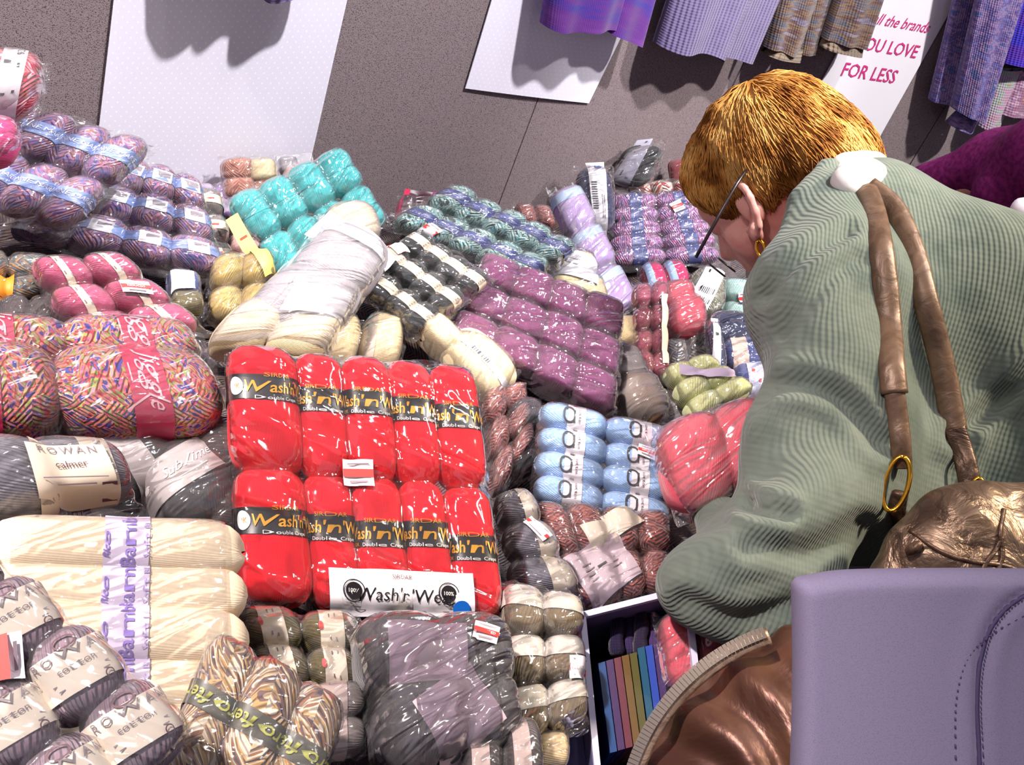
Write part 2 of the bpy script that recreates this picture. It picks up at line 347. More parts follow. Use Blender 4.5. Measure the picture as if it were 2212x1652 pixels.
# ------------------------------------------------------------------ signed-distance bodies -> one closed mesh
def sdf_mesh(prims, vox, k=0.02, post=None, pad=0.02):
    los, his = [], []
    for p in prims:
        if p[0] == 'c': r = max(p[3], p[4]); los += [np.minimum(p[1], p[2])-r]; his += [np.maximum(p[1], p[2])+r]
        else: r = max(p[3]); los += [np.asarray(p[1])-r]; his += [np.asarray(p[1])+r]
    lo = np.min(los, axis=0)-pad-k; hi = np.max(his, axis=0)+pad+k
    n = np.ceil((hi-lo)/vox).astype(int)+1
    f = np.full(n, 0.2, np.float32)
    ax = [lo[i]+vox*np.arange(n[i]) for i in range(3)]
    for p in prims:
        if p[0] == 'c': r = max(p[3], p[4]); l = np.minimum(p[1], p[2])-r; h = np.maximum(p[1], p[2])+r
        else: r = max(p[3]); l = np.asarray(p[1])-r; h = np.asarray(p[1])+r
        m = 3*k+3*vox
        i0 = np.clip(((l-m-lo)/vox).astype(int), 0, n-1); i1 = np.clip(((h+m-lo)/vox).astype(int)+2, 1, n)
        sl = tuple(slice(i0[i], i1[i]) for i in range(3))
        X, Y, Z = np.meshgrid(*[ax[i][sl[i]].astype(np.float32) for i in range(3)], indexing='ij')
        if p[0] == 'c':
            a = np.asarray(p[1]); d = np.asarray(p[2])-a; dd = max(np.dot(d, d), 1e-9)
            t = np.clip(((X-a[0])*d[0]+(Y-a[1])*d[1]+(Z-a[2])*d[2])/dd, 0, 1)
            v = np.sqrt((X-a[0]-t*d[0])**2+(Y-a[1]-t*d[1])**2+(Z-a[2]-t*d[2])**2)-(p[3]+(p[4]-p[3])*t)
        else:
            c = p[1]; M = p[2]; r3 = p[3]; q = 0
            for i in range(3):
                q = q+(((X-c[0])*M[i][0]+(Y-c[1])*M[i][1]+(Z-c[2])*M[i][2])/r3[i])**2
            v = (np.sqrt(q)-1)*min(r3)
        kk = p[5] if p[0] == 'c' and len(p) > 5 else (p[4] if p[0] != 'c' and len(p) > 4 else k)
        o = f[sl]
        if kk < 0:   # carve
            kk = -kk; h_ = np.clip(0.5-0.5*(o+v)/kk, 0, 1); f[sl] = o+(-v-o)*h_+kk*h_*(1-h_)
        else:
            h_ = np.clip(0.5+0.5*(v-o)/kk, 0, 1); f[sl] = v+(o-v)*h_-kk*h_*(1-h_)
    # surface nets
    ins = f < 0
    nx, ny, nz = n
    c = [f[i:nx-1+i, j:ny-1+j, l:nz-1+l] for i in (0, 1) for j in (0, 1) for l in (0, 1)]
    cnt = sum((x < 0).astype(np.int8) for x in c)
    act = (cnt > 0) & (cnt < 8); idx = -np.ones(act.shape, int); ii = np.argwhere(act); idx[act] = np.arange(len(ii))
    acc = np.zeros((len(ii), 3)); num = np.zeros(len(ii))
    cv = np.stack([x[act] for x in c], 1)
    offs = np.array([(i, j, l) for i in (0, 1) for j in (0, 1) for l in (0, 1)], float)
    for a in range(8):
        for b in range(a+1, 8):
            if abs(offs[a]-offs[b]).sum() != 1: continue
            fa, fb = cv[:, a], cv[:, b]; s = (fa < 0) != (fb < 0)
            t = np.where(s, fa/np.where(fa-fb == 0, 1, fa-fb), 0)
            acc += np.where(s[:, None], offs[a]+t[:, None]*(offs[b]-offs[a]), 0); num += s
    V = lo+vox*(ii+acc/num[:, None])
    Fq = []
    for axis in range(3):
        sl0 = [slice(None)]*3; sl1 = [slice(None)]*3; sl0[axis] = slice(0, -1); sl1[axis] = slice(1, None)
        A = ins[tuple(sl0)]; B = ins[tuple(sl1)]
        e = np.argwhere(A != B); o1, o2 = [(1, 2), (2, 0), (0, 1)][axis]
        e = e[(e[:, o1] > 0) & (e[:, o2] > 0) & (e[:, o1] < n[o1]-1) & (e[:, o2] < n[o2]-1)]
        flip = A[tuple(e.T)]
        q = []
        for (da, db) in ((0, 0), (1, 0), (1, 1), (0, 1)):
            g = e.copy(); g[:, o1] -= da; g[:, o2] -= db; q.append(idx[tuple(g.T)])
        q = np.stack(q, 1); q[flip] = q[flip][:, ::-1]; Fq.append(q[:, ::-1])
    Fq = np.vstack(Fq); Fq = Fq[(Fq >= 0).all(1)]
    return V, Fq
def frame(x, y, z): return np.array([x, y, z])
# ------------------------------------------------------------------ the hall: floor, walls, ceiling, table
UP = np.array([0, 0, 1.0])
def at_z(px, py, z):
    d = ray(px, py); return CAM+d*((z-CAM[2])/d[2])
WA = at_z(450, 415, 0.80); WB = at_z(1240, 415, 0.80)
wd = unit(np.array([WB[0]-WA[0], WB[1]-WA[1], 0])); wn = np.array([wd[1], -wd[0], 0])       # wn faces the table
S1 = onplane(1585, 180, WA, wn); S1[2] = 0                                                   # where the second panel starts
wd2 = np.array([math.sin(math.radians(60)), math.cos(math.radians(60)), 0]); wn2 = np.array([wd2[1], -wd2[0], 0])
def wall_t(px, py):
    d = ray(px, py); t1 = np.dot(WA-CAM, wn)/np.dot(d, wn); t2 = np.dot(S1-CAM, wn2)/np.dot(d, wn2)
    return min(t for t in (t1, t2) if t > 0)

carpet = speck('wall_carpet', '#4c4347', '#948688', 620, 0.97, 0.5, 0.002, c3='#74686b')
def wall_panel(name, p0, p1, z0, z1, n, mat, th=0.05):
    a = np.array([p0[0], p0[1], z0]); b = np.array([p1[0], p1[1], z0])
    v, f = slab_quad([a, b, b+UP*(z1-z0), a+UP*(z1-z0)], n, th)
    return struct(new_obj(name, v, f, mat, smooth=False))
A0 = WA-wd*2.2; A0[2] = 0
seamA = onplane(1130, 300, WA, wn)
wall_panel('wall_left', A0, seamA-wd*0.0015, 0, 3.0, wn, carpet)
wall_panel('wall_back', seamA+wd*0.0015, S1-wd*0.002, 0, 3.0, wn, carpet)
S2 = S1+wd2*0.62
wall_panel('wall_right', S1+wd2*0.002, S2-wd2*0.002, 0, 3.0, wn2, carpet)
wall_panel('wall_far', S2+wd2*0.002, S2+wd2*2.6, 0, 3.0, wn2, carpet)
flm = speck('floor_carpet', '#3d3a44', '#565260', 200, 0.95)
v, f = box_v(-5, -4, -0.05, 6, 7, 0.0); struct(new_obj('floor', v, f, flm, smooth=False))
cm = plain('ceiling_paint', '#c9c6cf', 0.9)
v, f = box_v(-5, -4, 4.4, 6, 7, 4.45); struct(new_obj('ceiling', v, f, cm, smooth=False))

cloth = plain('table_cloth', '#1b1720', 0.9)
tp = [(-1.02, 0.22), (0.40, 0.22), (0.40, min(WA[1]+(0.40-WA[0])*wd[1]/wd[0], S1[1]+(0.40-S1[0])*wd2[1]/wd2[0])-0.08), (S1[0]+.02, S1[1]-.12), (-1.02, WA[1]+(-1.02-WA[0])*wd[1]/wd[0]-0.03)]
mb = MB(); vv = [(x, y, 0.70) for x, y in tp]+[(x, y, 0.675) for x, y in tp]
mb.add(vv, [(0, 1, 2, 3, 4), (9, 8, 7, 6, 5)]+[(k, k+5, (k+1) % 5+5, (k+1) % 5) for k in range(5)])
tb = empty('display_table', (-0.3, 1.0, 0), 'dark cloth-covered sale table carrying the whole heap of yarn packs', 'table')
mb.obj('table_top', cloth, tb, smooth=False)
for k in range(5):   # hanging cloth on each side
    a, b = np.array(tp[k]+(0.69,)), np.array(tp[(k+1) % 5]+(0.69,)); e = unit(b-a); o = np.array([e[1], -e[0], 0])
    n_ = 60; g = []
    for j in range(8):
        for i in range(n_):
            p = a+(b-a)*i/(n_-1)+UP*(-0.685*j/7); g.append(p-o*(0.012+0.012*math.sin(i*0.9)*j/7))
    new_obj('table_skirt', g, gridfaces(n_, 8), cloth, tb)

# ------------------------------------------------------------------ yarn packs
under = []       # underside points of everything lying on the heap
def ss(x, e=0.85): return np.sign(x)*np.abs(x)**e
def prof(a, pw): return np.power(np.clip(1-np.abs(a)**pw, 0, 1), 0.5)

def make_ball(parent, c, A, B, Nn, la, rb, rh, mat, pw=3.0, ex=0.72, band=None, pinch=0.05, nu=30, nv=19, name='yarn_ball', seed=0):
    a0 = band.get('a0', 0) if band else 0
    def S(th, a, off=0.0):
        r = prof(a, pw)*(1-(pinch*np.exp(-((a-a0)/0.22)**2) if band else 0))
        return (c+A*(la*a)[..., None]+B*((rb*r+off)*ss(np.sin(th), ex))[..., None]+Nn*((rh*r+off)*ss(np.cos(th), ex))[..., None])
    th = np.linspace(0, 2*math.pi, nu+1); rb0 = rb
    a = np.sin(np.linspace(-math.pi/2, math.pi/2, nv))*0.999
    T, AA = np.meshgrid(th, a)
    rs = np.random.RandomState(seed); lump = 1+0.0
    P = S(T, AA)
    wob = 0.02*np.sin(2*T+rs.rand()*6)*np.cos(3*AA+rs.rand()*6)
    P = c+(P-c)*(1+wob[..., None])
    uv = np.stack([T*rb, AA*la*1.1+rs.rand()], -1).reshape(-1, 2)
    b = new_obj(name, P.reshape(-1, 3), gridfaces(nu+1, nv), mat, parent, True, None, uv)
    if band:
        w_ = band['w']; tm = math.radians(band.get('deg', 115))
        mb = MB(); n1, n2 = 25, 5
        T2, A2 = np.meshgrid(np.linspace(-tm, tm, n1), np.linspace(a0-w_, a0+w_, n2))
        P2 = S(T2, A2, 0.0014)
        P2 = c+(P2-c)
        mb.add(P2.reshape(-1, 3), gridfaces(n1, n2), 0, np.stack([T2*rb, A2*la], -1).reshape(-1, 2))
        mats = [band['mat']]
        for d in band.get('ink', []):
            s2, fc, m = shape_of(d)
            if m not in mats: mats.append(m)
            if not len(s2): continue
            ok = np.abs(s2[:, 0]/rb) < tm
            tt = s2[:, 0]/rb+math.radians(band.get('turn', 0)); aa = a0+s2[:, 1]/la
            pts = S(tt, aa, 0.0024+0.0001*mats.index(m))
            keep = [q for q in fc if all(ok[i] for i in q)]
            mb.add(pts, keep, mats.index(m))
        mb.obj('label_band', mats, b)
    return b

class Q:
    """a flat four-cornered frame in the world: s across, t down, n towards the viewer"""
    def __init__(s_, px, dz=0.0, tilt=0.35, tt=None):
        cx = sum(p[0] for p in px)/4; cy = sum(p[1] for p in px)/4
        t = tt if tt else pile_t(cx, cy, dz)
        t = min(t, wall_t(cx, cy)-0.07)
        c = W(cx, cy, t); n = unit(UP*(1-tilt)+unit(CAM-c)*tilt)
        # keep the frame in front of the wall
        for _ in range(30):
            s_.P = [onplane(x, y, c, n) for x, y in px]
            bad = min(min(np.dot(p-WA, wn), np.dot(p-S1, wn2)) for p in s_.P)
            far = max(np.dot(p-CAM, F_) for p in s_.P)
            if bad > 0.03 and all(np.dot(ray(x, y), n) < 0 for x, y in px) and far < 3.2: break
            tilt = min(1.0, tilt+0.07); t -= 0.008; c = W(cx, cy, t); n = unit(UP*(1-tilt)+unit(CAM-c)*tilt)
        s_.c = c; s_.n = n
        s_.lu = (np.linalg.norm(s_.P[1]-s_.P[0])+np.linalg.norm(s_.P[2]-s_.P[3]))/2
        s_.lv = (np.linalg.norm(s_.P[3]-s_.P[0])+np.linalg.norm(s_.P[2]-s_.P[1]))/2
    def at(s_, s, t):
        s = np.asarray(s, float)[..., None]; t = np.asarray(t, float)[..., None]
        return (s_.P[0]*(1-s)+s_.P[1]*s)*(1-t)+(s_.P[3]*(1-s)+s_.P[2]*s)*t

def pack(label, px, mat, grid=(2, 2), up='-v', dz=0.0, tilt=0.35, th=0.026, band=None, flm=None, margin=0.08, cards=(), pw=3.0,
         balls=None, seed=1, jit=0.03, fill=1.0, tt=None, name='yarn_pack', cat='yarn pack', group=None, pinch=0.05, puff=0.15, sq=1.5, ex=0.72, mats=None, sag=0.0, bag_label=None):
    q = Q(px, dz, tilt, tt); n = q.n
    root = empty(name, q.c, label, cat, group)
    r_ = random.Random(seed*7+3)
    if balls is None:
        balls = []
        for j in range(grid[1]):
            for i in range(grid[0]):
                hs, ht = 0.5/grid[0], 0.5/grid[1]
                balls.append(((i+.5)/grid[0]+r_.uniform(-1, 1)*jit*hs, (j+.5)/grid[1]+r_.uniform(-1, 1)*jit*ht, hs*fill*(1+r_.uniform(-.02, .03)), ht*fill*(1+r_.uniform(-.03, .02))))
    ext = margin; G = 72
    gs = np.linspace(-ext, 1+ext, G); SS, TT = np.meshgrid(gs, gs)
    H = np.full(SS.shape, -9.0)
    for k, bl in enumerate(balls):
        s0, t0, hs, ht = bl[:4]; o = bl[4] if len(bl) > 4 else {}
        u_ = o.get('up', up)
        du = (q.at(s0+hs, t0)-q.at(s0-hs, t0))/2; dv = (q.at(s0, t0+ht)-q.at(s0, t0-ht))/2
        if 'rot' in o:
            a = math.radians(o['rot']); lu, lv = np.linalg.norm(du), np.linalg.norm(dv); eu, ev = du/lu, dv/lv
            du, dv = lu*(math.cos(a)*eu+math.sin(a)*ev), lv*(-math.sin(a)*eu+math.cos(a)*ev)
        A, Bv = {'-v': (-dv, du), '+v': (dv, -du), '-u': (-du, -dv), '+u': (du, dv)}[u_]
        la, rb = np.linalg.norm(A), np.linalg.norm(Bv)
        rh = min(o.get('th', th), rb*1.25); hc = o.get('h', r_.uniform(-.003, .003))+sag*((s0-.5)**2+(t0-.5)**2)*-1
        c = q.at(s0, t0)+n*hc
        bd = o.get('band', band)
        if bd and r_ and bd.get('wander'):
            bd = dict(bd); bd['a0'] = bd.get('a0', 0)+r_.uniform(-1, 1)*bd['wander']
        m_ = o.get('mat', mats[k % len(mats)] if mats else mat)
        make_ball(root, c, A/la, Bv/rb, n, la*1.05, rb*1.10, rh, m_, o.get('pw', pw)*sq, o.get('ex', ex), bd, pinch, seed=seed*31+k)
        if u_ in ('-v', '+v'): da, db = (TT-t0)/ht, (SS-s0)/hs
        else: da, db = (SS-s0)/hs, (TT-t0)/ht
        if 'rot' in o: da, db = ((TT-t0)/ht, (SS-s0)/hs) if u_[1] == 'v' else ((SS-s0)/hs, (TT-t0)/ht)
        rr = prof(np.clip(da/1.05, -1, 1), o.get('pw', pw)*sq); x = np.where(rr > 0, db/np.maximum(rr, 1e-3), 9)
        e_ = o.get('ex', ex); x = x/1.10; hh = np.where(np.abs(x) < 1, hc+rh*1.02*rr*np.power(np.clip(1-np.abs(x)**(2/e_), 0, 1), e_/2), -9)
        H = np.maximum(H, hh)
    low = -0.25*th
    H = np.maximum(H, low); B0 = H.copy()
    for _ in range(9):
        Hp = np.pad(H, 1, mode='edge')
        H = (Hp[:-2, 1:-1]+Hp[2:, 1:-1]+Hp[1:-1, :-2]+Hp[1:-1, 2:]+Hp[1:-1, 1:-1]*2)/6
    rs = np.random.RandomState(seed)
    wr = np.zeros_like(H)
    for _ in range(7):
        a = rs.rand()*math.pi; fq = rs.uniform(6, 22); wr += np.sin((SS*math.cos(a)+TT*math.sin(a))*fq+rs.rand()*6+1.5*np.sin((SS*math.sin(a)-TT*math.cos(a))*5+rs.rand()*6))
    H = np.maximum(H, B0*0.9+0.1*H)+0.0016+0.0007*np.abs(wr)
    H = np.maximum(H, B0+0.0038)
    edge = np.minimum(np.minimum(SS+ext, 1+ext-SS), np.minimum(TT+ext, 1+ext-TT))/max(ext, 1e-3)
    # ---- flat things under the film
    def place(cd_, nm, extra):
        (s0, t0), w_, h_ = cd_['c'], cd_['w'], cd_['h']; a = math.radians(cd_.get('rot', 0))
        def mp(xy, off):
            x = xy[:, 0]*math.cos(a)-xy[:, 1]*math.sin(a); y = xy[:, 0]*math.sin(a)+xy[:, 1]*math.cos(a)
            s = s0+x/q.lu; t = t0-y/q.lv
            gi = np.clip((s+ext)/(1+2*ext)*(G-1), 0, G-1.001); gj = np.clip((t+ext)/(1+2*ext)*(G-1), 0, G-1.001)
            i = gi.astype(int); j = gj.astype(int); fi = gi-i; fj = gj-j
            hh = (Hs[j, i]*(1-fi)+Hs[j, i+1]*fi)*(1-fj)+(Hs[j+1, i]*(1-fi)+Hs[j+1, i+1]*fi)*fj
            return q.at(s, t)+n*(hh+off)[:, None]
        mb = MB(); k = 15
        X, Y = np.meshgrid(np.linspace(-w_/2, w_/2, k), np.linspace(h_/2, -h_/2, k))
        mb.add(mp(np.stack([X, Y], -1).reshape(-1, 2), extra), gridfaces(k, k, flip=True), 0)
        ms = [cd_['mat']]
        for d in cd_.get('ink', []):
            s2, fc, m = shape_of(d)
            if m not in ms: ms.append(m)
            if len(s2): mb.add(mp(s2, extra+0.0012+0.0002*ms.index(m)), fc, ms.index(m))
        o = mb.obj(nm, ms, root)
        if cd_.get('label'): o['label'] = cd_['label']
    Hs = H.copy()
    for _ in range(10):
        Hp = np.pad(Hs, 1, mode='edge'); Hs = (Hp[:-2, 1:-1]+Hp[2:, 1:-1]+Hp[1:-1, :-2]+Hp[1:-1, 2:])/4
    Hs = np.maximum(Hs, H)
    for cd_ in cards:
        if cd_.get('in'): place(cd_, cd_.get('name', 'insert_card'), 0.0005)
    if cards:
        for cd_ in cards:
            if cd_.get('in'):
                H = np.where((np.abs(SS-cd_['c'][0])*q.lu < cd_['w']*.6) & (np.abs(TT-cd_['c'][1])*q.lv < cd_['h']*.6), np.maximum(H, Hs+0.0035), H)
    Hs = np.maximum(Hs, H) if any(c.get('in') for c in cards) else Hs
    for cd_ in cards:
        if not cd_.get('in'): place(cd_, cd_.get('name', 'price_sticker'), 0.0022)
    if flm is not None:
        e = np.clip(edge, 0, 1)
        wob = 0.012*np.sin(SS*19+seed)*(1-e)+0.010*np.sin(TT*23+seed*2)*(1-e)
        HH = H*np.clip(e*1.6, 0, 1)**.5+low*(1-np.clip(e*1.6, 0, 1)**.5)+wob*(e < .6)*0.6
        HH = np.maximum(HH, np.where(B0 > low+1e-4, B0+0.0034, -9))
        # the bag is a little narrower at its corners
        Sx = SS+0.0; Tx = TT+0.0
        Sx = np.where(SS < 0, SS*(0.75+0.25*np.cos((TT-.5)*2.2*1.3+seed)), np.where(SS > 1, 1+(SS-1)*(0.75+0.25*np.cos((TT-.4)*4+seed)), SS))
        Tx = np.where(TT < 0, TT*(0.75+0.25*np.cos((SS-.5)*4+seed)), np.where(TT > 1, 1+(TT-1)*(0.75+0.25*np.cos((SS-.6)*5+seed)), TT))
        P = q.at(Sx, Tx)+n*HH[..., None]
        o = new_obj('plastic_bag', P.reshape(-1, 3), gridfaces(G, G, flip=True), flm, root, True, None, np.stack([SS*q.lu+seed*.37, TT*q.lv+seed*.21], -1).reshape(-1, 2))
        if bag_label: o['label'] = bag_label
    g2 = np.linspace(0, 1, 12); S2_, T2_ = np.meshgrid(g2, g2)
    under.append((q.at(S2_, T2_)-n*th*0.9).reshape(-1, 3))
    return root, q

# ---- inks and papers
INKB = plain('ink_black', '#15131a', 0.5); INKW = plain('ink_white', '#f4f0f2', 0.5); INKR = plain('ink_red', '#d8322c', 0.5)
GOLD = plain('ink_gold', '#d89a22', 0.35, 0.2); PAPERW = plain('paper_white', '#e9e6ee', 0.6); PAPERC = plain('paper_cream', '#e2d6c2', 0.6)
PAPERBLK = plain('paper_black', '#121117', 0.35); INKG = plain('ink_grey', '#8a7f86', 0.6); INKBR = plain('ink_brown', '#6a4650', 0.6)
PAPERBLUE = plain('paper_blue', '#7f96cf', 0.45); PAPERNAVY = plain('paper_navy', '#3c4a8c', 0.45); STICK_BLUE = plain('sticker_blue', '#1769c8', 0.4)
FILM = film('clear_film', haze=0.03, bump=.42); FILMS = film('clear_film_shiny', haze=0.03, scale=34, bump=0.8, gloss=1.25, rough=0.07, stretch=3)
FILMH = film('hazy_film', haze=0.16, scale=22, bump=0.6, rough=0.16); FILMP = film('pink_film', '#ffe9ef', haze=0.07)
FILMD = film('smoky_film', '#c9c4d0', haze=0.05, scale=30, bump=0.8, rough=0.12)

def price(c, rot=0, w=0.03, h=0.024, label=None):
    return dict(c=c, w=w, h=h, rot=rot, mat=PAPERW, name='price_sticker', ink=[('R', w, h*0.30, 0, 0, INKR), ('T', 'REDUCED', h*0.20, 0, 0, INKW), ('T', '£££', h*0.3, 0, h*0.32, INKG) if False else ('R', w*.7, h*.05, 0, h*.33, INKG), ('R', w*.6, h*.08, 0, -h*.33, INKG)], label='white price sticker with a red stripe')
def barcode(w, h, x, y, n=14, seed=3):
    r = random.Random(seed); return [('R', w/n*r.uniform(.25, .75), h, x-w/2+w*(i+.5)/n, y, INKB) for i in range(n)]
# ------------------------------------------------------------------ the packs on the table, back of the heap to the front
V_ANNE = yarn('yarn_anne', ['#4a4686', '#9a5c92', '#6a70b4', '#c07e9a', '#8a5a66', '#b89cc8', '#aa6a5c'], 0.0042, 32, 0.9, chunk=0.018, cross=True)
V_TEAL = yarn('yarn_aqua_mix', ['#36474a', '#a8d4cc', '#6f9492', '#cfe8e0', '#58a8bc', '#b4d8cc', '#465658'], 0.0050, 38, 0.9, chunk=0.02, cross=True)
V_VIOL = yarn('yarn_violet_mix', ['#5a4a86', '#c59ad0', '#a05aa0', '#d9b6dc', '#c0407e', '#8d6ab8', '#6a5a78'], 0.0046, 60, 0.9, chunk=0.02, cross=True)
V_JIG = yarn('yarn_jiggle', ['#4a3a9a', '#e0688a', '#e8906a', '#c8304e', '#a8b050', '#f09ab0', '#3f4aa8', '#d0486c'], 0.0048, 40, 0.9, chunk=0.012, cross=True)
V_CROF = yarn('yarn_crofter', ['#b98a4c', '#e0c49c', '#7a5e5a', '#caa26a', '#efe0c8', '#9a6a4a', '#57484c'], 0.0040, 28, 0.9, chunk=0.03, cross=True)
V_PINK = yarn('yarn_pink_mix', ['#e0506a', '#f4b6bc', '#c03850', '#ef8a92', '#d8606c'], 0.005, 35, 0.9, chunk=0.03, cross=True)
V_TWEED = yarn('yarn_tweed', ['#4a5248', '#7a7a6a', '#a8703a', '#3f5a5c', '#5a4a52', '#6f8a86'], 0.003, 30, 0.9, chunk=0.02, cross=True)
V_GREYB = yarn('yarn_greyblack', ['#2a2a34', '#6a5f60', '#4a4448', '#938478'], 0.005, 35, 0.9, chunk=0.02, cross=True)
Y_TEAL = yarn('yarn_teal', ['#3db8bb'], 0.0022, 8, 0.5); Y_RED = yarn('yarn_red', ['#e00c22'], 0.0014, 4, 0.25, fuzz=0.1, vari=0.05)
Y_BLK = yarn('yarn_dark_green', ['#0d1a20'], 0.002, 10, 0.4); Y_PLUM = yarn('yarn_plum', ['#74315e'], 0.0018, 6, 0.35)
Y_CREAM = yarn('yarn_cream', ['#dcc9a0'], 0.0018, 10, 0.4); Y_BAMB = yarn('yarn_bamboo', ['#fae6c4'], 0.0022, 5, 0.25, vari=0.04, fuzz=0.1)
Y_LBLUE = yarn('yarn_light_blue', ['#9cc2f2'], 0.0026, 25, 0.5); Y_MAUVE = yarn('yarn_mauve_grey', ['#957f8d'], 0.0028, 14, 0.9)
Y_GREYL = yarn('yarn_grey', ['#777582'], 0.0026, 14, 0.9); Y_CHAR = yarn('yarn_charcoal', ['#3c3c40'], 0.002, 20, 0.5); Y_ROSE = yarn('yarn_rose', ['#c04a72'], 0.0022, 10, 0.6)
Y_RUST = yarn('yarn_rust', ['#9a4a44', '#b86658', '#7a3436', '#a8564a'], 0.004, 50, 1.0, chunk=0.01, cross=True); Y_TAN = yarn('yarn_tan', ['#8f6f4e'], 0.002, 30, 0.5)
Y_LIME = yarn('yarn_lime', ['#f6fcb8'], 0.003, 25, 0.5); Y_DPINK = yarn('yarn_dusty_pink', ['#a84a62'], 0.0024, 20, 0.5)
Y_CORAL = yarn('yarn_coral', ['#cf3c56'], 0.0024, 12, 0.4); Y_HOT = yarn('yarn_hot_pink', ['#cc1460'], 0.0024, 10, 0.3)
Y_LILAC = yarn('yarn_lilac', ['#b48ad4'], 0.0024, 10, 0.35); Y_NAVY = yarn('yarn_navy', ['#14244e'], 0.002, 10, 0.4)
Y_BLACK = yarn('yarn_black', ['#17171d'], 0.003, 15, 0.6); Y_OLIVE = yarn('yarn_olive', ['#5c5226'], 0.0026, 14, 0.7)
Y_KHAKI = yarn('yarn_khaki', ['#7a694c'], 0.0026, 14, 0.7); Y_GREYBR = yarn('yarn_grey_brown', ['#857a76'], 0.0024, 12, 0.6)
Y_PALEP = yarn('yarn_pale_pink', ['#d9a8a4'], 0.0024, 12, 0.5); Y_GOLDY = yarn('yarn_gold', ['#c9ac62'], 0.0026, 20, 0.7)
Y_TERRA = yarn('yarn_terracotta', ['#b4705c', '#c98a74', '#a05a4a'], 0.003, 30, 0.8, cross=True); Y_BEIGE = yarn('yarn_beige', ['#cbb38c'], 0.002, 10, 0.4)
Y_SILV = yarn('yarn_silver', ['#aaa88e', '#8a8a74', '#c9c8b0'], 0.003, 30, 0.8, cross=True); Y_AQUA = yarn('yarn_pale_aqua', ['#a8ccc4'], 0.003, 20, 0.6)
Y_BLUEG = yarn('yarn_slate_blue', ['#4a5590'], 0.0024, 12, 0.5); Y_REDM = yarn('yarn_red_mix', ['#b83040', '#e8d8c8', '#c84a40'], 0.006, 40, 0.8, cross=True)
Y_BROWN = yarn('yarn_brown', ['#3a3030'], 0.0026, 18, 0.6); Y_PALEG = yarn('yarn_pale_grey', ['#8f8791'], 0.003, 12, 0.5)
Y_LGREY = yarn('yarn_light_beige_grey', ['#c0b4a8'], 0.003, 12, 0.5)

# --- behind, along the wall
pack('small bag of terracotta and cream balls against the dotted paper at the wall', [(478, 345), (590, 338), (600, 425), (482, 432)], Y_TERRA, dz=0.05, tilt=.7, th=.03, flm=FILM, seed=2,
     balls=[(.3, .3, .3, .3), (.3, .75, .28, .28), (.75, .35, .26, .3, dict(mat=Y_CREAM)), (.8, .75, .24, .28)])
pack('pale see-through bag with a pinkish ball behind the teal pack', [(596, 338), (672, 332), (690, 405), (606, 415)], Y_PALEP, dz=0.03, tilt=.7, th=.025, flm=FILMH, seed=3, balls=[(.55, .65, .4, .35), (.3, .3, .25, .25, dict(mat=Y_PALEG))])
pack('lilac packet between the wall and the grey-brown balls', [(425, 402), (500, 398), (510, 470), (425, 475)], Y_LILAC, (2, 1), dz=0.0, tilt=.6, th=.02, flm=FILMH, seed=4)
b_grb = dict(mat=PAPERC, w=.30, a0=-.1, ink=[('R', .02, .003, 0, 0, INKR)])
pack('grey-brown balls with cream bands beside the knobbly blue-banded packs', [(395, 415), (470, 420), (505, 590), (415, 600)], Y_GREYBR, (1, 3), '-v', dz=0.03, tilt=.5, th=.03, band=b_grb, flm=FILM, seed=5, pw=2.4)
pack('pale pink balls in a slim bag beside the teal pack', [(495, 470), (550, 470), (570, 600), (500, 600)], Y_PALEP, (1, 3), '-v', dz=0.02, tilt=.5, th=.025, flm=FILM, seed=6, pw=2.2)
YEL = plain('paper_yellow', '#d9c66a', 0.5)
pack('crinkled gold yarn bag with a yellow card strip', [(460, 560), (585, 545), (590, 690), (445, 700)], Y_GOLDY, (2, 2), '-v', dz=0.03, tilt=.5, th=.03, flm=FILMS, seed=7, pw=2.3,
     cards=[dict(c=(.62, -.12), w=.022, h=.13, rot=28, mat=YEL, name='card_strip', ink=[('R', .012, .004, 0, .02, INKR)])])
pack('rust red yarn in a dull bag beside the aqua mottled pack', [(1110, 445), (1185, 450), (1200, 500), (1120, 495)], Y_RUST, (2, 1), dz=0.0, tilt=.5, th=.025, flm=FILM, seed=8)
MAG = plain('paper_magenta', '#a03080', .4); CHOC = plain('paper_chocolate', '#40202c', .4)
pack('chocolate and magenta packet poking up behind the aqua mottled pack', [(862, 425), (942, 428), (930, 500), (850, 500)], Y_HOT, (2, 1), dz=0.02, tilt=.75, th=.02, flm=FILMS, seed=9,
     cards=[dict(c=(.58, .35), w=.062, h=.07, rot=-4, mat=CHOC, **{'in': 1}, name='insert_card', ink=[('R', .014, .07, .026, 0, MAG), ('R', .01, .07, -.028, 0, plain('paper_crimson', '#c02850', .4)), ('R', .014, .002, -.003, .02, INKW), ('R', .01, .002, -.003, .01, INKW)])])
pack('red ball half hidden behind the black shiny pack', [(1445, 345), (1500, 340), (1510, 400), (1450, 405)], yarn('yarn_deep_red', ['#9a2838'], .0024, 10, .4), (1, 1), dz=0.05, tilt=.7, th=.03, seed=10, flm=FILM)
pack('red and white mottled skeins under the black shiny pack', [(1355, 395), (1500, 385), (1510, 430), (1365, 435)], Y_REDM, (3, 1), '-v', dz=0.0, tilt=.5, th=.025, flm=FILM, seed=11)
SILV = plain('paper_silver', '#b9b6c8', .3, .3)
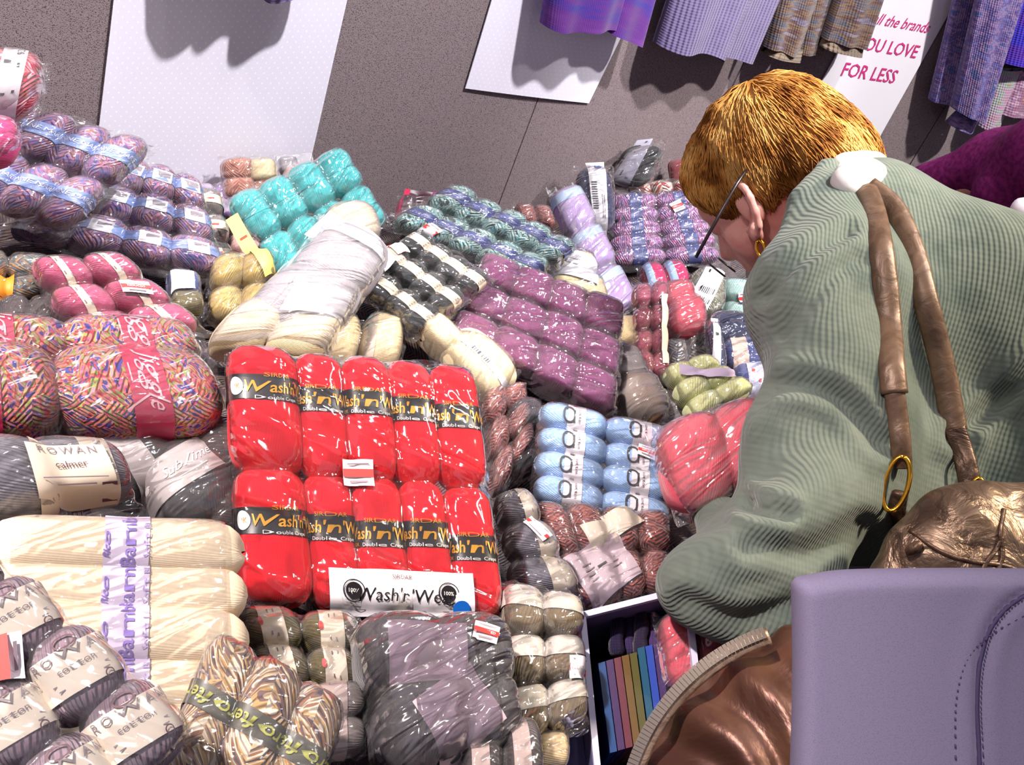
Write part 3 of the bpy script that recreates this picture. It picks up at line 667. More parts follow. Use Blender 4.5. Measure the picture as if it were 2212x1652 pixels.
pack('black shiny pack with a silver label lying against the wall', [(1360, 320), (1432, 312), (1398, 412), (1312, 398)], Y_BLACK, (1, 1), '-v', dz=0.07, tilt=.7, th=.035, flm=FILMS, seed=12, margin=.14,
     cards=[dict(c=(.30, .42), w=.042, h=.12, rot=-4, mat=SILV, **{'in': 1}, ink=[('R', .006, .09, .008, 0.01, INKB), ('R', .003, .06, -.008, 0, INKB)])])
TALL = [('D', .007, .004, .068, STICK_BLUE)]+[('R', .011, .0022, -.008, .03-.005*i, INKB) for i in range(12)]+[('R', .0018, .05, .007+.004*i, -.02, INKG) for i in range(2)]
pack('navy ball with a tall white label and blue dot sticker standing upright', [(1238, 368), (1318, 362), (1325, 505), (1262, 500)], Y_NAVY, (1, 1), '-v', dz=0.05, tilt=.75, th=.035, flm=FILMS, seed=13, margin=.12,
     cards=[dict(c=(.56, .50), w=.034, h=.165, rot=-2, mat=PAPERW, **{'in': 1}, ink=TALL)])
b_vi = dict(mat=PAPERNAVY, w=.24, a0=-.02, ink=[('R', .014, .0016, 0, .005, INKG), ('R', .012, .0016, 0, -.004, INKG)])
pack('violet and pink mottled pack with slate blue bands by the woman\'s face', [(1322, 424), (1502, 418), (1556, 566), (1320, 575)], V_VIOL, (2, 5), '-u', dz=0.04, tilt=.55, th=.024, band=b_vi, flm=FILMS, seed=14, pw=3.2, cards=[price((.70, .25), 20, .028, .024)])
b_li = dict(mat=plain('paper_sky', '#a8c4ee', .5), w=.20, a0=.55)
pack('long slim lilac pack with sky blue bands lying across the heap', [(1190, 425), (1245, 405), (1375, 655), (1300, 700)], Y_LILAC, (1, 3), '-v', dz=0.05, tilt=.6, th=.03, band=b_li, flm=FILMH, seed=15, pw=5, fill=1.02)
b_hot = dict(mat=plain('paper_sky', '#a8c4ee', .5), w=.3, a0=.5)
pack('hot pink ball with a pale blue band under the violet mottled pack', [(1378, 580), (1470, 570), (1500, 655), (1400, 668)], Y_HOT, (2, 1), '-u', dz=0.01, tilt=.5, th=.03, band=b_hot, flm=FILM, seed=16)
pack('pale sage ball with a white barcode label under the woman\'s chin', [(1492, 590), (1560, 582), (1560, 690), (1478, 690)], Y_SILV, (1, 1), '-v', dz=0.04, tilt=.5, th=.035, flm=FILMS, seed=17, pw=2.4,
     cards=[dict(c=(.42, .52), w=.045, h=.085, rot=-22, mat=PAPERW, ink=barcode(.03, .03, .004, -.02, 8)+[('R', .004, .05, -.01, .01, INKB)])])
pack('pale aqua knobbly yarn bag tucked by the green sleeve', [(1555, 610), (1625, 615), (1630, 720), (1562, 700)], Y_AQUA, (1, 2), '-v', dz=0.03, tilt=.5, th=.03, flm=FILM, seed=18, cards=[price((.6, .5), 10, .025, .02)])
b_nv = dict(mat=PAPERC, w=.34, a0=0)
pack('navy and slate blue balls with pale floral bands beside the green sleeve', [(1530, 690), (1640, 690), (1660, 850), (1560, 850)], Y_BLUEG, dz=0.03, tilt=.5, th=.032, flm=FILMS, seed=19, pw=2.4,
     balls=[(.35, .18, .42, .22, dict(up='-u', mat=Y_NAVY)), (.50, .52, .42, .22, dict(up='-u', band=dict(mat=plain('paper_peach', '#e6c8b8', .6), w=.35, a0=.2))), (.62, .85, .4, .22, dict(up='-u', band=dict(mat=plain('paper_floral', '#c9cbe6', .6), w=.4, a0=-.1, ink=[('D', .003, .004, .004, INKR), ('D', .003, -.008, -.006, INKR)])))])
pack('slim navy packet with a long white edge label', [(1522, 700), (1552, 698), (1570, 805), (1535, 808)], Y_NAVY, (1, 1), '-v', dz=0.05, tilt=.5, th=.02, flm=FILM, seed=20, cards=[dict(c=(.45, .5), w=.014, h=.12, rot=-8, mat=PAPERW, **{'in': 1}, ink=[('R', .006, .03, 0, .03, INKB)])])
pack('black and grey mottled skein behind the lime green pack', [(1436, 735), (1515, 725), (1530, 800), (1445, 812)], V_GREYB, (2, 1), '-v', dz=0.0, tilt=.45, th=.03, seed=21, flm=FILM)
pack('bright coral pink ball in a crackly bag', [(1425, 625), (1512, 618), (1525, 725), (1430, 735)], Y_CORAL, dz=0.05, tilt=.5, th=.035, flm=FILMP, seed=22, pw=2.3, balls=[(.55, .62, .46, .36, dict(up='-u')), (.4, .22, .4, .28, dict(up='-u'))])
pack('column of dusty pink balls with cream strip in a narrow bag', [(1368, 618), (1438, 615), (1442, 812), (1372, 822)], Y_DPINK, (2, 4), '-v', dz=0.06, tilt=.5, th=.026, flm=FILMS, seed=23, pw=2.2, cards=[dict(c=(.86, .55), w=.012, h=.13, mat=PAPERC, name='card_strip')])
pack('cream ball showing between the plum pack and dusty pink column', [(1325, 690), (1390, 695), (1388, 750), (1320, 750)], Y_CREAM, (1, 1), '-u', dz=0.03, tilt=.45, th=.03, seed=24, pw=2.2)
pack('cream yarn bag with a pale card above the plum pack', [(1180, 555), (1270, 545), (1310, 660), (1200, 650)], Y_CREAM, (1, 2), '-v', dz=0.02, tilt=.5, th=.03, flm=FILM, seed=25, cards=[dict(c=(.4, .35), w=.10, h=.06, rot=-20, mat=PAPERW, **{'in': 1}, ink=[('R', .03, .002, 0, .01, INKG), ('R', .03, .002, 0, 0, INKG)])])
pack('lime green pack with a lilac strip in front of the green sleeve', [(1432, 800), (1520, 775), (1622, 850), (1500, 915)], Y_LIME, (2, 3), '-v', dz=0.06, tilt=.5, th=.03, flm=FILM, seed=26, pw=2.6, fill=1.12, cards=[dict(c=(.55, .40), w=.018, h=.085, rot=60, mat=plain('paper_lilac', '#c9b9d4', .6), name='card_strip')])
pack('brown tan ball in a folded clear bag beside the plum pack', [(1322, 760), (1405, 790), (1480, 905), (1330, 912)], Y_TAN, dz=0.05, tilt=.45, th=.04, flm=FILMH, seed=27, balls=[(.42, .66, .36, .36, dict(pw=2.2)), (.3, .22, .34, .3, dict(up='-u', mat=Y_GREYBR))])

# --- teal, aqua mottled, black, plum
pack('turquoise ten-ball pack leaning up against the wall paper', [(490, 437), (735, 322), (832, 478), (618, 622)], Y_TEAL, (4, 2), '-v', dz=0.08, tilt=.75, th=.030, flm=FILMS, seed=28, pw=3.4, margin=.07, pinch=.10, fill=1.06, band=dict(mat=Y_TEAL, w=.05, a0=.0))
b_te = dict(mat=PAPERNAVY, w=.26, a0=.05, ink=[('T', 'Crofter', .012, 0, 0, plain('ink_pale_blue', '#a9b4dc', .5), dict(shear=.3)), ('R', .02, .0012, 0, -.009, INKG)])
pack('aqua and black mottled pack with navy blue bands', [(985, 405), (1250, 535), (1130, 612), (838, 485)], V_TEAL, (5, 2), '-v', dz=0.06, tilt=.55, th=.028, band=b_te, flm=FILMS, seed=29, pw=3.0, cards=[price((.26, .92), -18, .03, .022)])
b_bk = dict(mat=PAPERC, w=.29, a0=.12, pinch=.1, ink=[('R', .022, .0012, 0, .004*k, INKG) for k in (-1, 0, 1)])
pack('near-black pack with zigzag cream bands being tossed over', [(905, 502), (1060, 605), (898, 722), (745, 600)], Y_BLK, (4, 3), '-v', dz=0.12, tilt=.6, th=.032, band=b_bk, flm=FILMS, seed=30, pw=3.0, cards=[price((.06, .38), -12, .03, .02)])
pack('plum purple pack draped in shiny film in the middle of the heap', [(1045, 560), (1338, 668), (1318, 905), (970, 740)], Y_PLUM, (4, 3), '-v', dz=0.09, tilt=.55, th=.032, flm=FILMS, seed=31, pw=6.0, ex=.5, margin=.05)
# --- greyish tossed bag and the cream ones under it
pack('cream yarn bag with a beige band beneath the tossed grey bag', [(690, 690), (870, 690), (860, 800), (670, 800)], Y_BEIGE, (2, 1), '-u', dz=0.04, tilt=.45, th=.035, flm=FILM, seed=32, pw=2.4, band=dict(mat=plain('paper_greige', '#b9a99a', .6), w=.25, a0=.6))
b_cr = dict(mat=PAPERW, w=.24, a0=.35, ink=barcode(.016, .006, 0, 0, 8))
pack('cream ball pack with a white barcode band between red and plum packs', [(890, 700), (985, 700), (1120, 800), (1045, 895)], Y_CREAM, (1, 2), '-u', dz=0.06, tilt=.5, th=.035, flm=FILM, seed=33, pw=2.6, balls=[(.55, .62, .5, .38, dict(up='-u', band=dict(mat=PAPERW, w=.13, a0=.05, ink=barcode(.02, .006, 0, 0, 8)))), (.3, .18, .38, .24, dict(up='-u'))], margin=.1)
PB = plain('stripe_blue', '#9aa8dc', .5)
pack('pale grey bag with a white card and blue stripe, caught mid-toss', [(700, 490), (835, 560), (700, 760), (470, 735)], Y_PALEG, dz=0.11, tilt=.55, th=.045, flm=FILMH, seed=34, pw=2.3,
     balls=[(.55, .25, .5, .28, dict(up='-u')), (.5, .62, .5, .30, dict(up='-u')), (.22, .90, .30, .2, dict(up='-u', mat=Y_BEIGE)), (.72, .92, .3, .2, dict(up='-u', mat=Y_BEIGE))],
     cards=[dict(c=(.48, .0), w=.14, h=.045, rot=-4, mat=PAPERW, **{'in': 1}, ink=[('R', .12, .016, 0, -.006, PB)]), dict(c=(.66, .68), w=.07, h=.045, rot=8, mat=plain('paper_dull_white', '#c9c4d0', .6), **{'in': 1})])
pack('light beige ball bulging beside the tossed grey bag and the turquoise pack', [(690, 460), (800, 450), (825, 530), (705, 545)], Y_BEIGE, (1, 1), '-u', dz=0.10, tilt=.5, th=.04, flm=FILMH, seed=35, pw=2.2)

# --- left stack
b_an = dict(mat=PAPERBLUE, w=.24, a0=0, ink=[('T', 'ANNEMARIE', .0095, 0, .001, plain('ink_pale', '#dfe4f4', .5)), ('R', .025, .0012, 0, -.008, plain('ink_pale', '#dfe4f4', .5))])
b_anb = dict(mat=PAPERBLUE, w=.26, a0=.05, ink=[('R', .02, .018, .002, 0, PAPERW), ('R', .011, .007, .004, .002, INKG)])
pack('knobbly purple mottled pack with barcode bands, under the matching pack', [(215, 330), (428, 395), (478, 605), (12, 510)], V_ANNE, (4, 3), '-v', dz=0.06, tilt=.5, th=.030, band=b_anb, flm=FILMS, seed=36, pw=2.6)
pack('knobbly purple mottled pack with pale blue name bands, on top of its match', [(15, 218), (328, 318), (140, 500), (-190, 390)], V_ANNE, (4, 2), '-v', dz=0.15, tilt=.6, th=.034, band=b_an, flm=FILM, seed=37, pw=2.8)
b_pt = dict(mat=PAPERW, w=.34, a0=-.1, ink=[('T', 'F026', .012, .004, .022, INKB)]+[('R', .02, .002, -.004, -.002-.005*i, INKB) for i in range(6)])
pack('pink variegated ball with white label on top of the purple stack', [(-110, 120), (100, 132), (72, 262), (-150, 280)], V_PINK, (1, 1), '+u', dz=0.24, tilt=.6, th=.05, flm=FILM, seed=38, pw=2.6,
     balls=[(.5, .42, .5, .42, dict(up='+u', band=dict(mat=PAPERW, w=.24, a0=.34, deg=100, ink=[('T', 'F026', .012, -.028, .006, INKB), ('R', .036, .008, .01, -.006, INKB), ('R', .03, .003, .01, .006, INKB)])))])
pack('magenta pink ball in crackly film at the edge of the purple stack', [(-90, 265), (38, 268), (45, 340), (-90, 370)], yarn('yarn_magenta', ['#d03a7c'], .0024, 12, .4), (1, 1), '+u', dz=0.22, tilt=.6, th=.035, flm=FILMS, seed=39, pw=2.3)
pack('tweedy grey and orange yarn bag under the purple stack', [(-80, 548), (110, 560), (95, 640), (-80, 680)], V_TWEED, (2, 2), '-u', dz=0.05, tilt=.5, th=.03, flm=FILM, seed=40, cards=[dict(c=(.38, .72), w=.04, h=.03, rot=0, mat=plain('paper_orange', '#e08a2a', .5), ink=[('R', .02, .0015, 0, .004, INKW)])])
pack('dark brown yarn bag above the crimson-banded pack', [(-60, 640), (120, 650), (130, 712), (-60, 720)], Y_BROWN, (3, 1), '-v', dz=0.03, tilt=.4, th=.03, flm=FILMS, seed=41)
b_ro = dict(mat=PAPERC, w=.15, a0=.05, ink=[('R', .018, .0012, 0, .002, INKBR), ('R', .022, .0012, 0, -.004, INKG), ('O', .003, .0022, 0, .010, INKR)])
pack('rose pink balls with cream bands behind the crimson-banded pack', [(62, 572), (262, 560), (440, 712), (180, 760)], Y_ROSE, (2, 3), '-u', dz=0.07, tilt=.5, th=.032, band=b_ro, flm=FILM, seed=42, pw=2.4, cards=[price((.72, .50), -20, .03, .02)])
pack('small slate and olive balls between the purple stack and gold bag', [(360, 590), (430, 600), (440, 680), (370, 690)], Y_BLUEG, (1, 2), '-u', dz=0.03, tilt=.4, th=.026, flm=FILM, seed=43, mats=[Y_BLUEG, Y_OLIVE], cards=[dict(c=(.4, .35), w=.03, h=.03, mat=PAPERW)])
CRIM = plain('paper_crimson2', '#c02a52', .45); PINKI = plain('ink_pink', '#f0b8c4', .5)
b_ji = dict(mat=CRIM, w=.22, a0=.06, deg=120, ink=[('T', 'Jiggle', .026, 0, .004, PINKI, dict(shear=.5)), ('R', .002, .03, .02, -.012, PINKI, dict(rot=35)), ('R', .012, .0015, -.004, -.014, PINKI)])
pack('multicoloured pack with crimson bands and curly pale writing', [(-150, 705), (415, 715), (492, 925), (-150, 938)], V_JIG, dz=0.10, tilt=.5, th=.042, flm=FILM, seed=44, pw=3.0, margin=.05,
     balls=[(.14, .66, .28, .40, dict(up='+u')), (.70, .66, .30, .40, dict(up='+u')), (.2, .16, .3, .22, dict(up='+u')), (.72, .16, .26, .22, dict(up='+u'))],
     band=b_ji)

# --- front
CARDR = [('T', 'ROWAN', .010, 0, .018, INKG, dict(space=1.4)), ('T', 'calmer', .009, 0, .004, INKBR), ('R', .05, .001, 0, -.010, INKG), ('R', .03, .001, 0, -.014, INKG), ('R', .012, .008, .025, -.018, INKBR)]
b_rw = dict(mat=PAPERC, w=.24, a0=.1, ink=[('T', 'ROWAN', .009, 0, .006, INKG), ('R', .02, .0012, 0, -.002, INKBR), ('R', .016, .008, .02, -.002, INKBR)])
pack('charcoal balls with pale grey script labels beside the red pack', [(175, 935), (520, 930), (540, 1150), (250, 1200)], Y_CHAR, dz=0.03, tilt=.5, th=.042, flm=FILM, seed=45, pw=2.3,
     balls=[(.62, .55, .30, .40, dict(up='-v', rot=-28, band=dict(mat=plain('paper_grey', '#b8b0b0', .6), w=.40, a0=.30, ink=[('T', 'Sublime', .014, 0, .002, INKW, dict(shear=.5)), ('R', .02, .001, 0, -.010, INKW)]))),
            (.22, .26, .32, .30, dict(up='-u', rot=-25, band=dict(mat=plain('paper_grey', '#a59c9c', .6), w=.28, a0=0))), (.88, .3, .24, .34, dict(up='-u', rot=-20, mat=Y_BROWN)), (.85, .80, .22, .26, dict(up='-u', mat=Y_BROWN))])
pack('blue-grey balls in a bag with a printed cream card, below the crimson bands', [(-170, 948), (235, 965), (295, 1090), (-150, 1165)], Y_GREYL, dz=0.08, tilt=.5, th=.045, flm=FILM, seed=46, pw=2.5, margin=.07,
     balls=[(.28, .55, .38, .46, dict(up='+u', band=dict(mat=PAPERC, w=.16, a0=.75))), (.76, .42, .28, .40, dict(up='+u', band=dict(mat=PAPERC, w=.26, a0=.35, ink=[('T', 'ROWAN', .008, 0, .003, INKBR), ('R', .018, .008, .012, -.008, INKBR)])))],
     cards=[dict(c=(.70, .60), w=.062, h=.048, rot=2, mat=PAPERC, ink=[(d[0],)+tuple(d[1:]) for d in CARDR])])
b_ba = dict(mat=plain('paper_pale_lilac', '#e2d4ee', .55), w=.17, a0=-.05, deg=80, ink=[('T', 'Bamb', .0150, .000, -.001, plain('ink_violet', '#8a70c8', .5), dict(bold=.012)), ('T', 'Rico', .0065, -.004, .0145, plain('ink_violet', '#8a70c8', .5), dict(bold=.03, shear=.3)), ('T', 'Soft Bl', .0070, 0, -.0145, plain('ink_pale_violet', '#b8a8dc', .5))])
pack('large cream pack with lilac bands standing by the red pack', [(40, 1142), (468, 1150), (490, 1770), (-60, 1770)], Y_BAMB, (1, 6), '-u', dz=0.03, tilt=.6, th=.045, band=b_ba, flm=FILM, seed=47, pw=5.0, margin=.03, ex=.6, fill=1.22)
b_mv = dict(mat=plain('paper_ivory', '#f4e8d6', .6), w=.47, a0=0, deg=112, ink=[('T', 'ROWAN', .0085, 0, .010, INKG, dict(space=1.5)), ('O', .004, .003, 0, .0165, INKBR), ('T', 'cotton', .0062, 0, .001, INKG), ('R', .028, .0009, 0, -.005, INKG), ('R', .024, .0009, 0, -.009, INKG), ('O', .003, .0022, .01, -.013, INKBR)])
RW = [(265, 1520), (150, 1395), (45, 1300), (80, 1535)]
pack('mauve-grey balls with cream bands in a slanted pack over the cream one', [(-150, 1110), (425, 1560), (180, 1830), (-420, 1350)], Y_MAUVE, (4, 2), '+u', dz=0.12, tilt=.65, th=.042, band=b_mv, flm=FILM, seed=48, pw=2.7, margin=.05,
     balls=[(.875, .30, .14, .25, dict(up='-u', rot=18)), (.64, .26, .135, .24, dict(up='-u', rot=18)), (.41, .24, .13, .24, dict(up='-u', rot=18)), (.19, .24, .13, .24, dict(up='-u', rot=18)),
            (.85, .78, .135, .24, dict(up='-u', rot=18)), (.61, .74, .13, .24, dict(up='-u', rot=18)), (.38, .72, .13, .24, dict(up='-u', rot=18)), (.15, .72, .13, .24, dict(up='-u', rot=18))],
     cards=[dict(c=(.475, .50), w=.026, h=.022, rot=-40, mat=PAPERW, name='price_sticker', label='white price sticker with a red stripe', ink=[('R', .026, .007, 0, 0, INKR), ('T', 'REDUCED', .004, 0, 0, INKW), ('T', 'NOW', .005, -.006, -.007, INKR), ('R', .015, .002, .0, .007, INKG)])])

# the red pack
GOLDT = dict(shear=.15, bold=.012)
b_red = dict(mat=PAPERBLK, w=.185, a0=.10, deg=100, wander=.02, ink=[('T', "Wash'n'Wear", .0165, .002, .0005, GOLD, dict(shear=.15, bold=.015, sx=.78)), ('T', 'SIRDAR', .006, 0, .0125, GOLD), ('T', 'Double Crepe', .0052, .001, -.0115, INKW), ('T', 'DK', .005, -.022, -.0105, GOLD)])
b_red1 = dict(b_red); b_red1['ink'] = [('D', .0092, -.021, 0, INKW), ('T', 'DK', .008, -.021, 0, GOLD)]+[('T', "Wash'n'W", .0160, .0165, .0005, GOLD, dict(shear=.15, bold=.015, sx=.78)), ('T', 'SIRDAR', .006, .010, .0125, GOLD), ('T', 'Double Crepe', .0052, .012, -.0115, INKW)]
rows = []
for j in range(2):
    xs = [(0.0, .262), (.262, .45), (.45, .635), (.635, .815), (.815, 1.0)]
    for i, (a, b_) in enumerate(xs):
        oy = [0, .01, .012, .012, .02][i]+(0, .004, .01, .012, .035)[i]*(j)
        o = dict(h=.004*(1 if i in (0, 2) else 0))
        o['band'] = dict(b_red1 if i == 0 else b_red, a0=(.24, .20, .18, .14, .10)[i] if j == 0 else (.16, .16, .10, .12, .02)[i])
        rows.append(((a+b_)/2, (.25, .745)[j]+oy*.6, (b_-a)/2*1.01, .255, o))
pack('bright red ten-ball pack with black and gold bands, front and centre', [(492, 762), (1015, 800), (1078, 1318), (520, 1310)], Y_RED, dz=0.10, tilt=.72, th=.036, flm=film('red_pack_film', haze=.012, scale=16, bump=.75, gloss=1.25, rough=.06, ang=-25, stretch=3.5), seed=49, pw=4.6, ex=.6, margin=.035, balls=rows,
     cards=[dict(c=(.605, .955), w=.137, h=.042, rot=-1, mat=PAPERW, name='insert_card', ink=[('T', "Wash'n'Wear", .017, .004, -.002, INKB, dict(shear=.15)), ('T', 'SIRDAR', .006, 0, .0145, INKBR), ('O', .0105, .0095, -.046, .001, INKB), ('D', .0078, -.046, .001, INKB), ('T', '100%', .005, -.046, .001, INKW), ('O', .0105, .0095, .044, .001, INKB), ('D', .0078, .044, .001, INKB), ('T', '100%', .005, .044, .001, INKW), ('R', .09, .0008, 0, -.015, INKG), ('D', .0075, .056, -.0125, STICK_BLUE)], label='white card with black lettering and a blue dot sticker'),
            price((.475, .50), -1, .029, .026)])

# right of the red pack
b_lb = dict(mat=PAPERW, w=.26, a0=.05, deg=85, ink=[('O', .0085, .006, .0, -.010, INKB, {}), ('R', .012, .0025, .001, -.003, INKB), ('T', 'cotton', .0055, 0, .004, INKBR), ('R', .007, .006, -.017, -.002, plain('ink_maroon', '#5a1a30', .5))])
pack('light blue pack with white bands and black loops, near the pink bag', [(1172, 872), (1448, 935), (1440, 1142), (1152, 1082)], Y_LBLUE, (2, 4), '+u', dz=0.07, tilt=.6, th=.030, band=b_lb, flm=FILM, seed=50, pw=3.0, margin=.03, cards=[price((.80, .33), -8, .024, .016)])
pack('rust red chenille yarn bag beside the red pack', [(1040, 850), (1130, 830), (1150, 960), (1060, 1090)], Y_RUST, (2, 3), '-v', dz=0.03, tilt=.5, th=.032, flm=FILMS, seed=51, pw=2.4)
pack('small black knobbly yarn bag between rust and light blue packs', [(1092, 870), (1165, 870), (1160, 1020), (1085, 1045)], Y_BLACK, (1, 2), '-v', dz=0.02, tilt=.5, th=.03, flm=FILMS, seed=52, pw=2.4)
b_gc = dict(mat=PAPERC, w=.42, a0=.5, deg=90, ink=[('R', .02, .0012, 0, 0, INKG)])
pack('grey balls with cream bands in a slim bag beside the red pack', [(1065, 1080), (1135, 1062), (1255, 1285), (1110, 1290)], Y_GREYL, (1, 3), '+u', dz=0.05, tilt=.5, th=.03, band=b_gc, flm=FILMS, seed=53, pw=2.4, cards=[price((.62, .45), -65, .03, .016)])
CARDT = [('R', .05, .0014, 0, .012-.006*i, INKG) for i in range(4)]+[('R', .014, .0025, 0, .003, INKB)]
pack('terracotta chenille bag with a large printed card, under the light blue pack', [(1140, 1085), (1440, 1110), (1440, 1275), (1245, 1320)], Y_RUST, (4, 2), '-v', dz=0.03, tilt=.55, th=.03, flm=FILM, seed=54, pw=2.5,
     cards=[dict(c=(.36, .70), w=.085, h=.062, rot=22, mat=plain('paper_pale_mauve', '#cdb9c4', .6), **{'in': 1}, ink=CARDT), dict(c=(.42, .36), w=.035, h=.03, rot=15, mat=PAPERC, **{'in': 1}), dict(c=(.62, .20), w=.04, h=.03, rot=35, mat=PAPERC, **{'in': 1})])
b_kh = dict(mat=plain('paper_pale_grey', '#cac4bc', .5), w=.44, a0=.40, deg=100, ink=[('R', .03, .001, 0, .002, INKG)])
pack('khaki brown pack with pale grey bands beside the white-edged box', [(1085, 1262), (1250, 1300), (1262, 1560), (1100, 1610)], Y_KHAKI, (2, 3), '-v', dz=0.04, tilt=.55, th=.034, band=b_kh, flm=FILMS, seed=55, pw=2.8, cards=[price((.90, .62), 0, .022, .022)])
b_ol = dict(mat=PAPERC, w=.40, a0=0, deg=80, ink=[('D', .002, 0, .010, INKR), ('R', .018, .0012, 0, .002, INKBR), ('R', .02, .0012, 0, -.003, INKG)])
pack('olive green balls with cream bands below the red pack', [(505, 1325), (770, 1330), (775, 1500), (560, 1480)], Y_OLIVE, (2, 2), '-u', dz=0.01, tilt=.5, th=.036, band=dict(b_ol), flm=FILMS, seed=56, pw=2.4)
pack('pair of dim taupe balls with pinkish bands beside the dark bag', [(665, 1490), (780, 1480), (790, 1625), (660, 1640)], Y_GREYBR, (1, 2), '-u', dz=0.0, tilt=.5, th=.034, band=dict(mat=plain('paper_dim', '#b09c96', .6), w=.5, a0=.2, ink=[('R', .022, .0012, 0, .002, INKBR)]), flm=FILM, seed=57, pw=2.5)
b_cf = dict(mat=plain('paper_olive', '#4a4a3e', .45), w=.17, a0=.0, deg=110, ink=[('T', 'Crofter', .0145, 0, .001, plain('ink_lime', '#a8ac48', .5), dict(shear=.25, bold=.012)), ('R', .03, .001, 0, -.014, INKG)])
pack('tan and brown mottled pack with olive bands and lime writing', [(460, 1385), (738, 1535), (640, 1830), (360, 1640)], V_CROF, (3, 1), '+v', dz=0.06, tilt=.55, th=.045, band=b_cf, flm=FILM, seed=58, pw=4.0, margin=.05, fill=1.12, ex=.6)
pack('dark grey smoky plastic bag with pinkish cards, below the red pack', [(765, 1352), (1078, 1345), (1112, 1600), (820, 1700)], Y_CHAR, dz=0.04, tilt=.5, th=.05, flm=FILMD, seed=59, pw=2.3, margin=.06,
     balls=[(.28, .25, .3, .28), (.72, .3, .3, .32), (.35, .72, .32, .3), (.76, .76, .26, .28)],
     cards=[dict(c=(.40, .34), w=.065, h=.05, rot=-6, mat=plain('paper_dusky', '#b8a2a8', .6), **{'in': 1}), dict(c=(.55, .78), w=.06, h=.06, rot=25, mat=plain('paper_dusky', '#b8a2a8', .6), **{'in': 1}), price((.80, .25), -20, .022, .018)], bag_label='smoky creased plastic')
pack('dark yarn ball with pinkish ends under the smoky bag', [(985, 1580), (1150, 1570), (1165, 1720), (990, 1730)], Y_BROWN, (2, 1), '-u', dz=0.02, tilt=.4, th=.035, seed=60, band=dict(mat=plain('paper_dim', '#b09c96', .6), w=.4, a0=.2), flm=FILM)
pack('plain cream ball next to the white-edged box', [(1150, 1590), (1225, 1590), (1225, 1670), (1150, 1670)], Y_BEIGE, (1, 1), '-u', dz=-0.01, tilt=.4, th=.03, seed=61, flm=FILM)
# ------------------------------------------------------------------ white-edged display box with pattern magazines
def cam_box(name, label, cat, px, t0, t1, mat, th=.004): pass
BOXM = plain('box_white', '#c4c2e0', .5); DARK = plain('box_dark', '#0f0d16', .8)
bxn = unit(UP*.35+unit(CAM-W(1380, 1480, .98))*.65)
bc = W(1300, 1400, .98)
bq = [onplane(x, y, bc, bxn) for x, y in ((1252, 1322), (1490, 1262), (1540, 1720), (1290, 1720))]
box = empty('display_box', sum(bq)/4-bxn*.16, 'white-edged open display box holding pattern magazines at the table edge', 'box')
for a, b in ((0, 1), (1, 2), (2, 3), (3, 0)):
    A, B = bq[a], bq[b]; inn = unit(sum(bq)/4-(A+B)/2)
    e = unit(B-A); inn = unit(inn-np.dot(inn, e)*e)
    v, f = slab_quad([A, B, B+inn*.006, A+inn*.006], bxn, .008); new_obj('box_rim', v, f, BOXM, box, False)
    v, f = slab_quad([A-bxn*.008, B-bxn*.008, B-bxn*.17, A-bxn*.17], -inn, .004); new_obj('box_side', v, f, plain('box_lilac', '#6a6492', .6), box, False)
v, f = slab_quad([p-bxn*.17 for p in bq], bxn, .004); new_obj('box_base', v, f, DARK, box, False)
_g = np.linspace(0, 1, 12)
under.append(np.array([((bq[0]*(1-s)+bq[1]*s)*(1-t)+(bq[3]*(1-s)+bq[2]*s)*t)-bxn*.185 for s in _g for t in _g]))
mags = [('#123f74', 'blue'), ('#3a1a50', 'purple'), ('#5c2030', 'brick red'), ('#5f4518', 'mustard'), ('#4c4818', 'olive gold'), ('#124a66', 'teal blue'), ('#23409a', 'royal blue'), ('#3a2456', 'dark violet')]
e0, e1 = bq[0], bq[1]
for i, (c, nm) in enumerate(mags):
    x0 = 1292+i*17; yt = 1432-i*5 if i < 5 else 1400-(i-5)*4
    n2 = bxn
    p = [onplane(x, y, bc-bxn*(.03+.002*i), n2) for x, y in ((x0, yt), (x0+15, yt-4), (x0+15+26, yt+190), (x0+26, yt+194))]
    v, f = slab_quad(p, n2, .10)
    o = new_obj('pattern_magazine', v, f, plain('mag_'+nm.replace(' ', '_'), c, .35), None, False)
    tag(o, nm+' spine of a pattern magazine standing in the white-edged box', 'magazine', 'magazines standing in the display box')
for i, c in enumerate(['#241c3a', '#35284e', '#2a2038', '#43305c']):
    pts = catmull([onplane(1330+i*26+dx, y, bc-bxn*(.05+.01*(i % 2)), bxn) for dx, y in ((0, 1318), (4, 1350), (1, 1385), (3, 1415))], 8)
    v, f, uv = tube(pts, [.006, .007, .008, .008, .007, .008, .009, .007], 10)
    o = new_obj('knitted_tassel', v, f, knit('tassel%d' % i, [c], .003, .003), None, True, None, uv)
    tag(o, ['first', 'second', 'third', 'fourth'][i]+' dark violet knitted strip from the tall rim corner, hanging inside the box', 'trim', 'dark knitted strips hanging inside the box')
v, f = slab_quad([onplane(x, y, bc-bxn*.06, bxn) for x, y in ((1165, 1640), (1255, 1560), (1275, 1720), (1160, 1720))], bxn, .03)
tag(new_obj('lilac_folder', v, f, plain('folder_lilac', '#55507c', .6), None, False), 'lilac folder leaning on the outside of the display box', 'folder')

